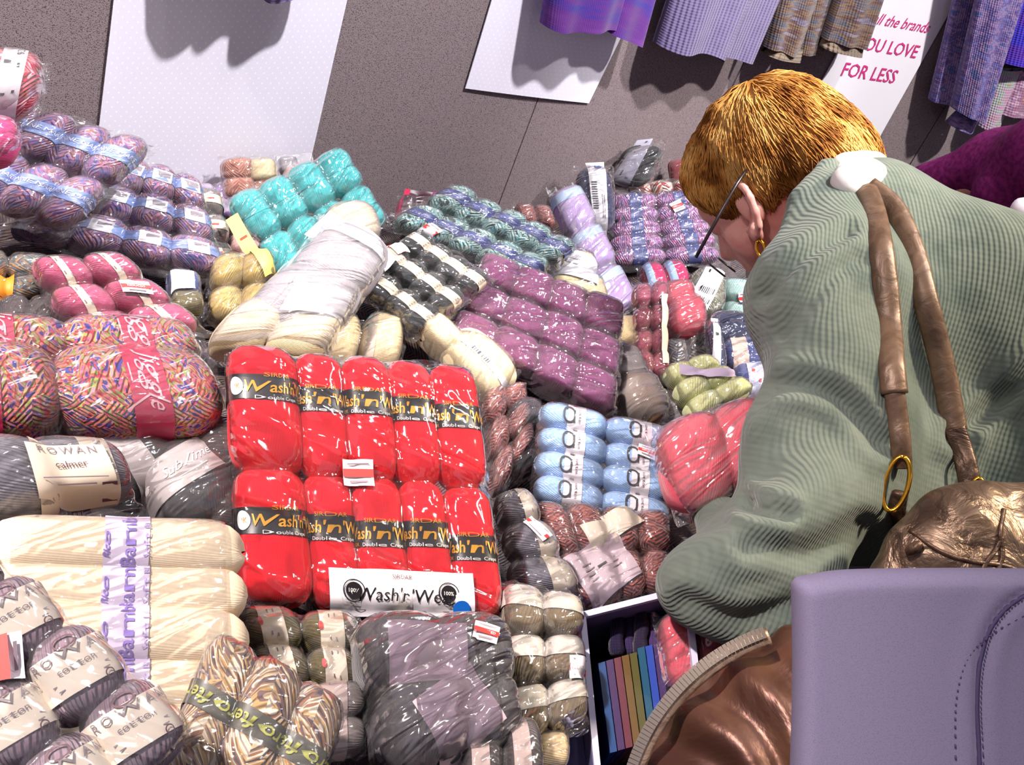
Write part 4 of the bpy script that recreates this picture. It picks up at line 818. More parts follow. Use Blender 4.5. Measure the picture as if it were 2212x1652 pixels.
# ------------------------------------------------------------------ papers and sign on the wall
def wallp(px, py, off, p0=WA, n=wn): return onplane(px, py, p0+n*off, n)
def dotted():
    m, nt, b = nodes('dotted_paper'); L = nt.links; tc = N(nt, 'ShaderNodeTexCoord')
    sp = N(nt, 'ShaderNodeMapping'); sp.inputs['Scale'].default_value = (95, 95, 95); sp.inputs['Rotation'].default_value = (0, 0, .785); L.new(tc.outputs['UV'], sp.inputs[0])
    vo = N(nt, 'ShaderNodeTexVoronoi'); vo.inputs['Scale'].default_value = 1; vo.inputs['Randomness'].default_value = 0; vo.voronoi_dimensions = '2D'; L.new(sp.outputs[0], vo.inputs['Vector'])
    lt = N(nt, 'ShaderNodeMath', operation='LESS_THAN'); lt.inputs[1].default_value = .13; L.new(vo.outputs['Distance'], lt.inputs[0])
    mx = N(nt, 'ShaderNodeMix', data_type='RGBA'); mx.inputs[6].default_value = lin('#e2e0ee'); mx.inputs[7].default_value = lin('#f6f1f4'); L.new(lt.outputs[0], mx.inputs[0]); L.new(mx.outputs[2], b.inputs['Base Color']); b.inputs['Roughness'].default_value = .6
    return m
DOT = dotted()
def poster(name, label, px, n, p0, mat, cat='poster', ink=None, bow=.004):
    k = 12; q = [wallp(x, y, .004, p0, n) for x, y in px]; g = []; uv = []
    lu = np.linalg.norm(q[1]-q[0]); lv = np.linalg.norm(q[3]-q[0])
    for j in range(k):
        for i in range(k):
            s, t = i/(k-1), j/(k-1); p = (q[0]*(1-s)+q[1]*s)*(1-t)+(q[3]*(1-s)+q[2]*s)*t
            g.append(p+n*bow*(math.sin(s*3.1)*.6+.5*math.sin(t*2+s))); uv.append((s*lu, t*lv))
    v = g+[p-n*.0015 for p in g]; fr = gridfaces(k, k, flip=True)
    mb = MB(); mb.add(v, fr+[tuple(i+k*k for i in f[::-1]) for f in fr], 0, uv+uv)
    ms = [mat]
    if ink:
        eu = unit(q[1]-q[0]); ev = unit(q[0]-q[3]); ev = unit(ev-np.dot(ev, eu)*eu)
        for d, (x, y) in ink:
            s2, fc, m = shape_of(d)
            if m not in ms: ms.append(m)
            c = wallp(x, y, .0058, p0, n); a, bvec = (eu, ev) if 'vert' not in d[-1] else (eu, ev)
            mb.add([c+a*u+bvec*w_ for u, w_ in s2], fc, ms.index(m))
    return tag(mb.obj(name, ms, None, True), label, cat)
poster('paper_sheet', 'long white dotted paper sheet hanging down to the yarn at the wall', [(272, -230), (805, -250), (640, 480), (190, 470)], wn, WA, DOT, 'paper')
poster('paper_sheet', 'short white dotted paper sheet with its lower edge clear of the heap', [(1118, -190), (1460, -170), (1272, 223), (1004, 190)], wn, WA, DOT, 'paper')
MAGI = plain('ink_magenta', '#c8327e', .5)
poster('price_sign', 'white paper sign with magenta sale lettering beside the knitted cuffs', [(1975, -190), (2150, -150), (1870, 350), (1712, 290)], wn2, S1, PAPERW, 'sign', ink=[
    (('T', 'all the brands', .037, 0, 0, MAGI, dict(shear=.3, bold=.004, sx=.82)), (1950, 50)), (('T', 'YOU LOVE', .044, 0, 0, MAGI, dict(bold=.008, sx=.85)), (1919, 102)), (('T', 'FOR LESS', .047, 0, 0, MAGI, dict(bold=.008, sx=.85)), (1880, 158))], bow=.0006)

# ------------------------------------------------------------------ knitted garments pinned on the wall
def garment(parent, name, px, mat, p0, n, off=.05, depth=.035, folds=2, amp=.005, hem=None, seed=0, rib=None):
    """a hanging flattened knitted tube: px = outline corners TL,TR,BR,BL; closed round, open at the hem"""
    nu, nv = 64, 26; g = []; uv = []; r_ = random.Random(seed); ph = [r_.uniform(0, 6) for _ in range(4)]
    q = [wallp(x, y, off, p0, n) for x, y in px]
    lu = np.linalg.norm(q[1]-q[0]); lv = np.linalg.norm(q[3]-q[0])
    for j in range(nv):
        t = j/(nv-1)
        for i in range(nu):
            a = 2*math.pi*i/nu; s = .5-.5*math.cos(a); z = math.sin(a)
            tt = t
            if hem: tt = t*(1+hem*math.sin(s*5+ph[0])*t)
            p = (q[0]*(1-s)+q[1]*s)*(1-tt)+(q[3]*(1-s)+q[2]*s)*tt
            w_ = depth*(.5+.5*t)*ss(z, .6)+amp*math.sin(s*math.pi*2*folds+ph[1]+t*1.5)*(.4+t)
            if z < 0: w_ = max(w_, -off+.006)
            g.append(p+n*w_); uv.append(((s if z >= 0 else 2-s)*lu, t*lv))
    return new_obj(name, g, gridfaces(nu, nv, True), mat, parent, True, None, uv)
def g_thing(name, label, cat, px, group=None, p0=WA, n=wn):
    c = wallp(sum(p[0] for p in px)/4, sum(p[1] for p in px)/4, .04, p0, n); return empty(name, c, label, cat, group)
K_PUR = knit('knit_purple', ['#452c82', '#3a3190', '#602e80', '#6c3a8c', '#322e70'], .004, .004, .35, .09, wob=.2, rowamt=.2)
K_LIL = knit('knit_lilac', ['#6f648c'], .012, .005, .8, rowamt=.12)
K_BRN = knit('knit_brown_mix', ['#38344a', '#6c5e54', '#485268', '#786250', '#523c3a', '#706c82', '#8a7866'], .0055, .005, .6, .018, wob=.14, rowamt=.25)
K_SCF = knit('knit_scarf', ['#404088', '#7672b0', '#524480', '#9078a4', '#364e8c', '#a08cae'], .006, .005, .6, .03, wob=.6, rowamt=.25)
K_BLU = knit('knit_royal', ['#2a2aa8', '#4038c0', '#5a30a8', '#2f2f90'], .006, .005, .6, .05, wob=.2)
K_PNK = knit('knit_pink_mix', ['#b07a9a', '#c09ab0', '#8a6a8c', '#a0606a', '#c8a890'], .006, .006, .7, .02, wob=.6)
def two(root, parts):
    for (nm, px, mat, kw) in parts: garment(root, nm, px, mat, kw.pop('p0', WA), kw.pop('n', wn), **kw)
px = [(1215, -260), (1450, -260), (1372, 92), (1170, 48)]
r1 = g_thing('knitted_jumper', 'deep purple and blue striped knitted jumper hanging over the short paper', 'jumper', px)
two(r1, [('jumper_body', [(1225, -260), (1430, -260), (1322, 62), (1172, 48)], K_PUR, dict(off=.06, hem=.02, seed=1)), ('sleeve', [(1400, -260), (1490, -260), (1376, 94), (1300, 60)], K_PUR, dict(off=.05, depth=.03, folds=1, seed=2))])
px = [(1530, -260), (1750, -260), (1570, 128), (1425, 90)]
r2 = g_thing('knitted_jumper', 'plain lilac cable-knit jumper hanging between the purple and brown knits', 'jumper', px)
two(r2, [('jumper_body', [(1530, -260), (1740, -260), (1560, 130), (1425, 88)], K_LIL, dict(off=.06, hem=.03, seed=3)), ('sleeve', [(1690, -260), (1790, -260), (1612, 128), (1548, 112)], K_LIL, dict(off=.05, depth=.03, folds=1, seed=4))])
S1b = S1; K2 = dict(p0=S1b, n=wn2)
px = [(1760, -240), (1880, -240), (1760, 125), (1645, 95)]
r3 = g_thing('knitted_sleeve_sample', 'brown and blue striped knitted sleeve, the one farther from the magenta-lettered sign', 'knitwear', px, None, S1b, wn2)
two(r3, [('sleeve', [(1735, -240), (1850, -240), (1722, 112), (1645, 98)], K_BRN, dict(off=.055, depth=.035, folds=2, hem=.01, seed=5, **K2)), ('cuff', [(1672, 92), (1734, 104), (1722, 128), (1648, 112)], knit('cuff_brown', ['#6c5f54', '#7c6c5c', '#524a4a'], .010, .008, 1.2, .02), dict(off=.055, depth=.038, folds=1, amp=.002, seed=6, **K2)),
         ('lining', [(1790, -240), (1870, -240), (1775, 118), (1718, 110)], K_BRN, dict(off=.04, depth=.02, folds=1, seed=6, **K2))])
px = [(1880, -240), (2010, -240), (1860, 110), (1772, 85)]
r4 = g_thing('knitted_sleeve_sample', 'brown and navy knitted sleeve overlapping the magenta-lettered sign', 'knitwear', px, None, S1b, wn2)
S1b = S1
two(r4, [('sleeve', [(1880, -240), (1985, -240), (1862, 98), (1772, 78)], K_BRN, dict(off=.055, depth=.04, folds=2, seed=7, p0=S1b, n=wn2)), ('cuff', [(1780, 70), (1866, 88), (1853, 116), (1768, 96)], knit('cuff_brown', ['#8a7a6c'], .01), dict(off=.055, depth=.042, folds=1, amp=.002, seed=8, p0=S1b, n=wn2))])
K_D = dict(p0=S1b, n=wn2)
px = [(2110, -260), (2260, -260), (2120, 270), (2025, 240)]
r5 = g_thing('knitted_scarf', 'long blue and mauve wavy knitted scarf looped low beside the sign', 'scarf', px, None, S1b, wn2)
two(r5, [('scarf_panel', [(2165, -260), (2290, -260), (2120, 262), (2060, 235)], K_SCF, dict(off=.09, depth=.03, folds=2, seed=9, **K_D)), ('scarf_panel', [(2120, -260), (2220, -260), (2082, 220), (2012, 218)], K_SCF, dict(off=.045, depth=.025, folds=1, seed=10, **K_D)),
         ('scarf_panel', [(2075, 235), (2118, 235), (2098, 282), (2052, 270)], K_SCF, dict(off=.06, depth=.03, folds=1, seed=11, **K_D))])
px = [(2230, -200), (2400, -200), (2300, 150), (2160, 130)]
r6 = g_thing('knitted_jumper', 'royal blue and violet knitted jumper at the picture edge above the pink knit', 'jumper', px, None, S1b, wn2)
two(r6, [('jumper_body', [(2260, -200), (2430, -200), (2330, 170), (2160, 130)], K_BLU, dict(off=.07, hem=.02, seed=12, **K_D))])
r7 = g_thing('knitted_shawl', 'dusty pink mottled knit hanging below the royal blue jumper', 'knitwear', [(2180, 140), (2330, 150), (2330, 290), (2130, 270)], None, S1b, wn2)
two(r7, [('shawl_panel', [(2190, 150), (2330, 160), (2320, 275), (2150, 240)], K_PNK, dict(off=.05, depth=.025, folds=3, seed=13, **K_D)), ('shawl_panel', [(2150, 150), (2210, 150), (2155, 285), (2110, 270)], knit('knit_multi', ['#b07a4a', '#9ab0a8', '#c08ab0', '#8a9a6a'], .006, .006, .7, .02, wob=.5), dict(off=.05, depth=.02, folds=1, seed=14, **K_D))])
# the jumper above the long dotted paper: only its shadow reaches the picture
px = [(420, -420), (740, -420), (700, -80), (420, -80)]
r8 = g_thing('knitted_jumper', 'jumper hung above the long dotted paper, throwing a scalloped shadow on it', 'jumper', px)
two(r8, [('jumper_body', [(450, -480), (700, -500), (610, -62), (450, -80)], K_LIL, dict(off=.06, seed=15)), ('sleeve', [(400, -480), (520, -480), (505, -30), (395, -60)], K_LIL, dict(off=.06, depth=.03, folds=1, hem=.02, seed=16)), ('sleeve', [(620, -480), (760, -480), (690, -40), (570, 0)], K_LIL, dict(off=.06, depth=.03, folds=1, hem=.02, seed=17))])

# ------------------------------------------------------------------ the woman reaching over the table
HC = W(1674, 374, 1.32)
fh = unit(cam2w((-.66, -.60, .45))); lh = cam2w((-.35, -.30, -.913)); lh = unit(lh-np.dot(lh, fh)*fh); _a = math.radians(18); fh, lh = fh*math.cos(_a)-lh*math.sin(_a), lh*math.cos(_a)+fh*math.sin(_a); uh = np.cross(lh, fh)
if np.dot(uh, cam2w((-.68, .76, 0))) < 0: uh = -uh
def hp(f, u, l): return HC+fh*f+uh*u+lh*l
Mh = np.array([fh, uh, lh])
SKIN = None
def skin_mat():
    m, nt, b = nodes('skin'); L = nt.links; tc = N(nt, 'ShaderNodeTexCoord'); nz = N(nt, 'ShaderNodeTexNoise'); nz.inputs['Scale'].default_value = 18; nz.inputs['Detail'].default_value = 4; L.new(tc.outputs['Object'], nz.inputs[0])
    r = ramp(nt, ['#dc968c', '#e6ac9e', '#d4827a'], 'LINEAR', .35, .65); L.new(nz.outputs['Fac'], r.inputs[0]); L.new(r.outputs[0], b.inputs['Base Color'])
    b.inputs['Roughness'].default_value = .5; b.inputs['Subsurface Weight'].default_value = .15; b.inputs['Subsurface Radius'].default_value = (.01, .004, .002); return m
SKIN = skin_mat()
S_sh = W(1800, 650, 1.06); S_el = W(1650, 1225, .952); S_wr = W(1668, 1185, 1.13); S_nk = hp(-.035, -.13, 0)
far_sh = W(1905, 545, 1.34); chest = W(2050, 650, 1.16); belly = W(2320, 900, 1.1); hips = W(2620, 1230, 1.0)
far_el = W(1830, 760, 1.32); far_wr = W(1760, 900, 1.34)
prims = [('e', hp(0, .02, 0), Mh, (.098, .085, .076)), ('e', hp(.042, -.022, 0), Mh, (.064, .100, .061)),       # cranium, face
         ('e', hp(.060, -.075, 0), Mh, (.050, .050, .050)), ('c', hp(.086, -.105, 0), hp(.080, -.100, 0), .021, .021),     # jaw, chin
         ('c', hp(.103, .0, 0), hp(.130, -.040, 0), .009, .013), ('c', hp(.110, -.044, .013), hp(.110, -.044, -.013), .010, .010),  # nose
         ('c', hp(.102, -.070, .018), hp(.102, -.070, -.018), .008, .008), ('c', hp(.101, -.081, .014), hp(.101, -.081, -.014), .008, .008),
         ('c', hp(.090, .022, .032), hp(.090, .022, -.032), .012, .012), ('e', hp(.062, -.04, .042), Mh, (.030, .03, .022)), ('e', hp(.062, -.04, -.042), Mh, (.030, .03, .022)),
         ('c', hp(-.02, -.05, 0), S_nk, .055, .058), ('c', S_nk, S_sh*.5+S_nk*.5, .055, .06), ('c', S_nk, far_sh*.5+S_nk*.5, .055, .06),
         ('c', S_nk, chest, .06, .10), ('c', S_sh, W(1805, 905, 1.0), .045, .042), ('c', W(1805, 905, 1.0), S_el, .042, .034), ('c', S_el, S_wr, .034, .025),
         ('c', far_sh, far_el, .05, .038), ('c', far_el, far_wr, .038, .026), ('c', chest, belly, .10, .12)]
for s in (1, -1):
    prims += [('e', hp(.096, -.004, .031*s), Mh, (.013, .012, .013), .006)]
    for i in range(9):     # ear: rim from the top round to the lobe
        a0 = math.radians(-60+i*31); a1 = math.radians(-60+(i+1)*31)
        ep = lambda a, k=1.0: hp(.020-.018*math.sin(a)*.88-.037*math.cos(a)*.42, -.010+.037*math.cos(a)*.90-.018*math.sin(a)*.35, (.083+.014*math.sin(a))*s)
        prims.append(('c', ep(a0), ep(a1), .0050, .0050, .003))
    prims += [('c', hp(.032, -.036, .079*s), hp(.036, -.046, .079*s), .009, .008, .004), ('e', hp(.018, -.010, .078*s), Mh, (.016, .026, .006), .004)]
# near hand: palm, four fingers and thumb closed round the pink bag; far hand resting on the heap
def hand(wr, d, up_, side, curl):
    d = unit(d); up_ = unit(up_-np.dot(up_, d)*d); sd = np.cross(d, up_)*side; o = []
    pc = wr+d*.045; o.append(('c', wr, pc, .024, .026, .012))
    for k in range(4):
        b = wr+d*.085+sd*(-.030+.020*k); Ls = (.038, .044, .042, .034)[k]
        o.append(('c', wr+d*.02+sd*(-.016+.011*k), b, .015, .0105, .006))
        p = b; dd = d
        for m_ in range(3):
            a = curl*(.5+.4*m_); dd = unit(d*math.cos(a)-up_*math.sin(a)); q_ = p+dd*Ls*(1, .65, .5)[m_]
            o.append(('c', p, q_, .0095-.001*m_, .0088-.001*m_, .003)); p = q_
    tb_ = wr+d*.03-sd*.024; t2 = tb_+unit(d*.6-sd*.7-up_*.3)*.04; t3 = t2+unit(d*.8-sd*.1-up_*.6)*.03
    o += [('c', wr+d*.015-sd*.01, tb_, .018, .014, .006), ('c', tb_, t2, .013, .011, .004), ('c', t2, t3, .011, .009, .004)]
    return o
prims += hand(S_wr, cam2w((-.35, .40, .25)), cam2w((-.2, -.1, 1)), 1, .9)
prims += hand(far_wr, far_wr-far_el+np.array([0, 0, -.05]), np.array([0, 0, .9]), -1, .35)
V, Fc = sdf_mesh(prims, .0036, .022)
woman = empty('person', S_nk*1.0, 'person with short ginger hair, grey-green knitted cardigan and glasses, leaning over the yarn', 'person')
def vol_fix(V, Fc):
    a, b, c = V[Fc[:, 0]], V[Fc[:, 1]], V[Fc[:, 2]]
    return Fc if np.einsum('ij,ij->i', a-V.mean(0), np.cross(b-V.mean(0), c-V.mean(0))).sum() > 0 else Fc[:, ::-1]
body = new_obj('body', V, vol_fix(V, Fc), SKIN, woman)
# hair: a cap under thousands of combed strands
HAIR = None
def hair_mat(nm, c1, c2):
    m, nt, b = nodes(nm); L = nt.links; tc = N(nt, 'ShaderNodeTexCoord'); nz = N(nt, 'ShaderNodeTexNoise'); nz.inputs['Scale'].default_value = 26; nz.inputs['Detail'].default_value = 3; L.new(tc.outputs['Object'], nz.inputs[0])
    r = ramp(nt, [c1, c2, '#cfa05c'], 'LINEAR', .38, .64); L.new(nz.outputs['Fac'], r.inputs[0]); L.new(r.outputs[0], b.inputs['Base Color'])
    b.inputs['Roughness'].default_value = .7; b.inputs['Specular IOR Level'].default_value = .12; return m
HAIR = hair_mat('hair_ginger', '#7c4c20', '#b47c3c')
hprim = [('e', hp(-.010, .032, 0), Mh, (.106, .086, .086)), ('e', hp(-.066, -.022, 0), Mh, (.058, .084, .076)), ('e', hp(.048, .052, 0), Mh, (.056, .048, .068)), ('e', hp(-.062, -.085, 0), Mh, (.038, .05, .050)),
         ('e', hp(.042, .026, .058), Mh, (.026, .026, .018)), ('e', hp(.042, .026, -.058), Mh, (.026, .026, .018))]
Vh, Fh = sdf_mesh(hprim, .004, .012); Fh = vol_fix(Vh, Fh)
rs = np.random.RandomState(4)
loc = np.stack([(Vh-HC)@fh, (Vh-HC)@uh, (Vh-HC)@lh], 1)
d_ = .003*np.sin(loc[:, 2]*120+3*np.sin(loc[:, 0]*40))*np.cos(loc[:, 0]*50)
cen = hp(-.01, .01, 0); Vh2 = Vh+(Vh-cen)/np.linalg.norm(Vh-cen, axis=1)[:, None]*d_[:, None]
hair = new_obj('hair', Vh2, Fh, HAIR, woman)
bv = BVHTree.FromPolygons([tuple(x) for x in Vh2], [tuple(x) for x in Fh])
crown = hp(-.055, .10, 0)
cu = bpy.data.curves.new('hair_strands', 'CURVE'); cu.dimensions = '3D'; cu.bevel_depth = .00085; cu.bevel_resolution = 0; cu.resolution_u = 1
hl = np.array(hair.location)+np.array(woman.location)
for k in range(6500):
    i = rs.randint(len(Vh2)); p = Vh2[i]
    away = p-crown; nrm = (p-cen)/np.linalg.norm(p-cen); tg = away-np.dot(away, nrm)*nrm
    if np.linalg.norm(tg) < .004: continue
    lk = math.floor(np.dot(p-HC, lh)*55)+math.floor(np.dot(p-HC, fh)*40)*7
    tg = unit(unit(tg)+uh*-.25+rs.randn(3)*.16+.22*np.array([math.sin(lk*1.7), math.cos(lk*2.3), math.sin(lk*.9)]))
    Ls = rs.uniform(.03, .055); pts = []
    for j in range(5):
        q_ = p+tg*Ls*j/4
        h_, nn_, _, _ = bv.find_nearest(Vector(q_)); h_ = np.array(h_)
        lift = .0005+.0045*math.sin(j/4*2.6)*rs.uniform(.4, 1)+(.004*(j/4)**3*rs.rand())
        pts.append(h_+np.array(nn_)*lift); 
    sp = cu.splines.new('POLY'); sp.points.add(4)
    for j, pt in enumerate(pts): sp.points[j].co = tuple(pt-np.array(woman.location))+(1,); sp.points[j].radius = (1.0, 1.1, 1.0, .7, .15)[j]
so = bpy.data.objects.new('tmp', cu); link(so); dg = bpy.context.evaluated_depsgraph_get()
hme = bpy.data.meshes.new_from_object(so.evaluated_get(dg)); bpy.data.objects.remove(so); bpy.data.curves.remove(cu)
hme.materials.clear(); hme.materials.append(HAIR); hme.name = 'hair_locks'
so = bpy.data.objects.new('hair_locks', hme); link(so); so.parent = hair; so.location = tuple(-np.array(hair.location))
# glasses and earring
BLKM = plain('glasses_black', '#1a1014', .3)
gl = []
g0 = hp(.0, -.004, .086); g_t = W(1562, 545, 1.29); 
v, f, uv = tube(catmull([W(1612, 368, 1.235), W(1590, 400, 1.222), W(1548, 475, 1.22), W(1503, 556, 1.235)], 14), .0022, 8)
frame_o = new_obj('glasses', v, f, BLKM, woman)
mbg = MB()
for s in (0, 1):
    c = g_t+cam2w((.012, -.012, .035+.062*s)); pts = [c+.017*math.cos(a)*unit(cam2w((.1, .2, .97)))+.014*math.sin(a)*unit(cam2w((.75, -.6, 0))) for a in np.linspace(0, 2*math.pi, 24)]
    v, f, uv = tube(pts, .0014, 6); new_obj('glasses_rim', v, f, BLKM, frame_o)
GLD = plain('gold_metal', '#e0a83a', .22, 1.0)
ec = hp(.039, -.060, .089)
v, f, uv = tube([ec+.011*math.cos(a)*unit(cam2w((-.25, .97, 0)))+.006*math.sin(a)*unit(cam2w((.6, .2, -.7))) for a in np.linspace(0, 6.1, 22)], .0027, 8)
new_obj('earring', v, f, GLD, woman)
# cardigan
sw = [('c', W(1800, 470, 1.13), W(1795, 640, 1.07), .050, .080), ('c', W(1795, 640, 1.07), W(1800, 905, 1.0), .080, .071), ('c', W(1800, 905, 1.0), W(1668, 1220, .95), .071, .070), ('c', W(1668, 1220, .95), W(1592, 1248, .95), .072, .064),
      ('c', W(1588, 1242, .97), W(1580, 1150, 1.08), .062, .050), ('c', S_el, S_wr, .055, .042), ('c', W(1880, 470, 1.16), W(1930, 560, 1.15), .062, .092), ('c', W(1930, 560, 1.15), W(2085, 665, 1.13), .092, .112),
      ('c', W(2085, 665, 1.13), W(2330, 900, 1.1), .112, .140), ('c', W(2330, 900, 1.1), hips, .140, .155), ('c', W(1920, 720, 1.10), W(1960, 1000, 1.07), .08, .075), ('c', W(1960, 1000, 1.07), W(2250, 1120, 1.08), .08, .12),
      ('c', W(1830, 980, 1.02), W(1850, 1160, 1.02), .07, .045), ('c', W(1880, 440, 1.2), far_sh, .05, .06), ('c', far_sh, far_el, .060, .050), ('c', far_el, far_wr, .052, .036),
      ('c', W(1788, 368, 1.15), W(1735, 440, 1.11), .016, .017, .008), ('c', W(1735, 440, 1.11), W(1680, 570, 1.06), .017, .018, .010), ('c', W(1830, 400, 1.15), W(1788, 368, 1.15), .018, .016, .008), ('c', W(1795, 430, 1.13), W(1745, 500, 1.10), .03, .03, .012)]
Vs, Fs = sdf_mesh(sw, .0055, .03); Fs = vol_fix(Vs, Fs)
el = W(1640, 1200, .95)
nrmv = np.zeros_like(Vs)
tri = np.cross(Vs[Fs[:, 1]]-Vs[Fs[:, 0]], Vs[Fs[:, 2]]-Vs[Fs[:, 0]])
for k in range(4): np.add.at(nrmv, Fs[:, k], tri)
nrmv /= np.linalg.norm(nrmv, axis=1)[:, None]+1e-9
x_, y_, z_ = Vs.T
ax = unit(W(1640, 1215, .95)-W(1795, 640, 1.07)); al = (Vs-W(1795, 640, 1.07))@ax
side = (Vs-el)@cam2w((1, 0, 0)); vert = (Vs-el)@cam2w((0, 1, 0))
crease = .015*np.sin(al*48+side*22+1.5*np.sin(side*18))*np.exp(-((al-.27)/.12)**2)+.008*np.sin(al*26-side*30+2)*np.exp(-((al-.1)/.2)**2)+.004*np.sin(x_*23+z_*31)*np.sin(y_*19+1)
Vs = Vs+nrmv*crease[:, None]
# pulled folds and the armhole seam, laid on the cloth where the arm lifts it
_r = Vs-CAM; _t = _r@F_; PX = np.stack([1106+FPX*(_r@R_)/_t, 826-FPX*(_r@U_)/_t], 1)
def foldline(pts, depth, wpx):
    c = catmull(np.array(pts, float), 60); d = np.full(len(PX), 1e9)
    for q_ in c: d = np.minimum(d, np.hypot(PX[:, 0]-q_[0], PX[:, 1]-q_[1]))
    return -depth*np.exp(-(d/wpx)**2)+depth*.55*np.exp(-((d-wpx*2)/wpx)**2)
front = np.clip(-(nrmv@F_)*3, 0, 1)
dd = sum(foldline(*a) for a in (([(2300, 745), (2180, 845), (2060, 945)], .012, 20), ([(1650, 640), (1720, 560), (1830, 500)], .007, 16), ([(1690, 720), (1790, 600), (1850, 560)], .004, 16),
    ([(1560, 1040), (1610, 1085), (1700, 1110)], .012, 18), ([(1600, 900), (1680, 830), (1800, 850), (1900, 960)], .009, 20), ([(1480, 1300), (1600, 1340), (1740, 1300)], .006, 22), ([(1620, 1180), (1740, 1190), (1860, 1130)], .006, 22),
    ([(2080, 960), (2060, 1040), (2090, 1120)], .008, 18)))
Vs = Vs+nrmv*(dd*front)[:, None]
GREEN = knit('knit_cardigan', ['#6c7569', '#8a8f80', '#5e6a62'], .0052, .0042, 1.0, .12, 'Object', rot=(0, 0, 0), wob=1.0)
# ribs run along the back and down the arm
uvs = np.stack([side, (Vs-el)@cam2w((.15, .99, 0))], 1)
armw = np.clip(1-(np.abs(al-.25))/.35, 0, 1)[:, None]
uvs = np.stack([(Vs-el)@cam2w((.93, -.30, .35)), (Vs-el)@cam2w((.30, .93, .1))], 1)
card = new_obj('cardigan', Vs, Fs, knit('knit_cardigan_uv', ['#4d5952', '#636c63', '#43504b'], .0040, .0058, .55, .10, 'UV', wob=1.0, rowamt=.22), woman, True, None, uvs)
bvs = BVHTree.FromPolygons([tuple(x) for x in Vs], [tuple(x) for x in Fs])
def on_card(px, py, out=.004, tfall=1.0, tree=bvs):
    d = ray(px, py); h_, nn_, _, ds = tree.ray_cast(Vector(CAM), Vector(unit(d)))
    if h_ is None: return W(px, py, tfall)
    return np.array(h_)-unit(d)*out
def skinof(V, Fc, nm, mat, par): return new_obj(nm, V, vol_fix(V, Fc), mat, par)
# shirt collar
Vc, Fcc = sdf_mesh([('c', on_card(1832, 394, .002), on_card(1868, 378, .002), .017, .015), ('c', on_card(1868, 378, .002), on_card(1895, 372, .0), .015, .010), ('c', W(1828, 366, 1.18), W(1888, 356, 1.2), .018, .016), ('c', on_card(1868, 378, .002), W(1862, 360, 1.19), .015, .016), ('c', on_card(1832, 394, .002), W(1828, 366, 1.18), .015, .016)], .003, .012)
skinof(Vc, Fcc, 'shirt_collar', plain('shirt_white', '#f2ebe6', .8), woman)
# trousers and shoes (below and beyond the picture)
foot = np.array([hips[0]+.05, hips[1]+.02, .05])
tr = []
for s in (-1, 1):
    h0 = hips+np.array([0, .09*s, -.03]); kn = np.array([hips[0]-.03, hips[1]+.10*s, .52]); an = np.array([hips[0]+.02, hips[1]+.11*s, .12]); tr += [('c', h0, kn, .105, .075), ('c', kn, an, .075, .058)]
tr += [('c', hips+np.array([0, -.06, 0]), hips+np.array([0, .06, 0]), .13, .13)]
Vt, Ft = sdf_mesh(tr, .012, .03); skinof(Vt, Ft, 'trousers', plain('trousers_dark', '#26242c', .8), woman)
for s in (-1, 1):
    a = np.array([hips[0]+.02, hips[1]+.11*s, .045]); Vt, Ft = sdf_mesh([('c', a+np.array([.03, 0, 0]), a+np.array([-.16, 0, -.01]), .045, .034), ('c', a, a+UP*.07, .045, .05)], .008, .02)
    skinof(Vt, Ft, 'shoe', plain('shoe_black', '#15131a', .5), woman)
# pink packs in and under her hand
pack('bright pink bag of yarn held up at the green sleeve', [(1398, 935), (1625, 855), (1665, 1050), (1470, 1130)], Y_CORAL, dz=0, tt=1.10, tilt=.75, th=.045, flm=FILMP, seed=70, pw=2.4, margin=.05, balls=[(.33, .5, .34, .5, dict(rot=8)), (.78, .5, .30, .48, dict(rot=8))])
pack('crimson pink bag of yarn in the box below the green elbow', [(1415, 1330), (1570, 1330), (1600, 1480), (1440, 1500)], Y_CORAL, tt=1.02, tilt=.7, th=.04, flm=FILMP, seed=71, pw=2.4, margin=.05, balls=[(.28, .5, .28, .5), (.76, .5, .28, .5)])

# ------------------------------------------------------------------ the shopper behind, in plum
ps = W(2260, 330, 1.75); pe = W(2030, 420, 1.95); pw_ = W(2000, 560, 2.0)
p2 = empty('person', ps, 'person in a plum purple jumper, only a sleeve showing behind the green cardigan', 'person')
nk = ps+np.array([.10, .12, .16]); hd = nk+np.array([-.05, .02, .16]); hp2 = ps+np.array([.18, .1, -.42])
Vp, Fp = sdf_mesh([('e', hd, np.eye(3), (.09, .075, .11)), ('e', hd+np.array([-.05, 0, -.05]), np.eye(3), (.05, .05, .06)), ('c', hd+np.array([-.09, 0, -.01]), hd+np.array([-.10, 0, -.03]), .012, .014), ('c', hd, nk, .05, .05), ('c', nk, hp2, .08, .1), ('c', nk, ps, .05, .05), ('c', ps, pe, .04, .032), ('c', pe, pw_, .03, .024)]+hand(pw_, pw_-pe, UP, 1, .4), .005, .02)
skinof(Vp, Fp, 'body', SKIN, p2)
Vp, Fp = sdf_mesh([('e', hd+np.array([.02, 0, .03]), np.eye(3), (.1, .09, .1))], .008, .02); skinof(Vp, Fp, 'hair', hair_mat('hair_brown', '#3a2a20', '#5a4030'), p2)
s0 = [('c', W(2290, 345, 1.72), W(2150, 350, 1.85), .085, .055), ('c', W(2150, 355, 1.85), W(2012, 395, 1.95), .052, .042), ('c', W(2290, 345, 1.72), nk+np.array([.05, .05, -.06]), .085, .12), ('c', nk+np.array([.05, .05, -.1]), hp2, .15, .16), ('c', W(2160, 420, 1.8), W(2260, 420, 1.8), .05, .06)]
Vp, Fp = sdf_mesh(s0, .008, .03); Vp = Vp+.004*np.sin(Vp*40)[:, [1, 2, 0]]
skinof(Vp, Fp, 'jumper', speck('plum_knit', '#5a1148', '#7a1f62', 120, .9), p2)
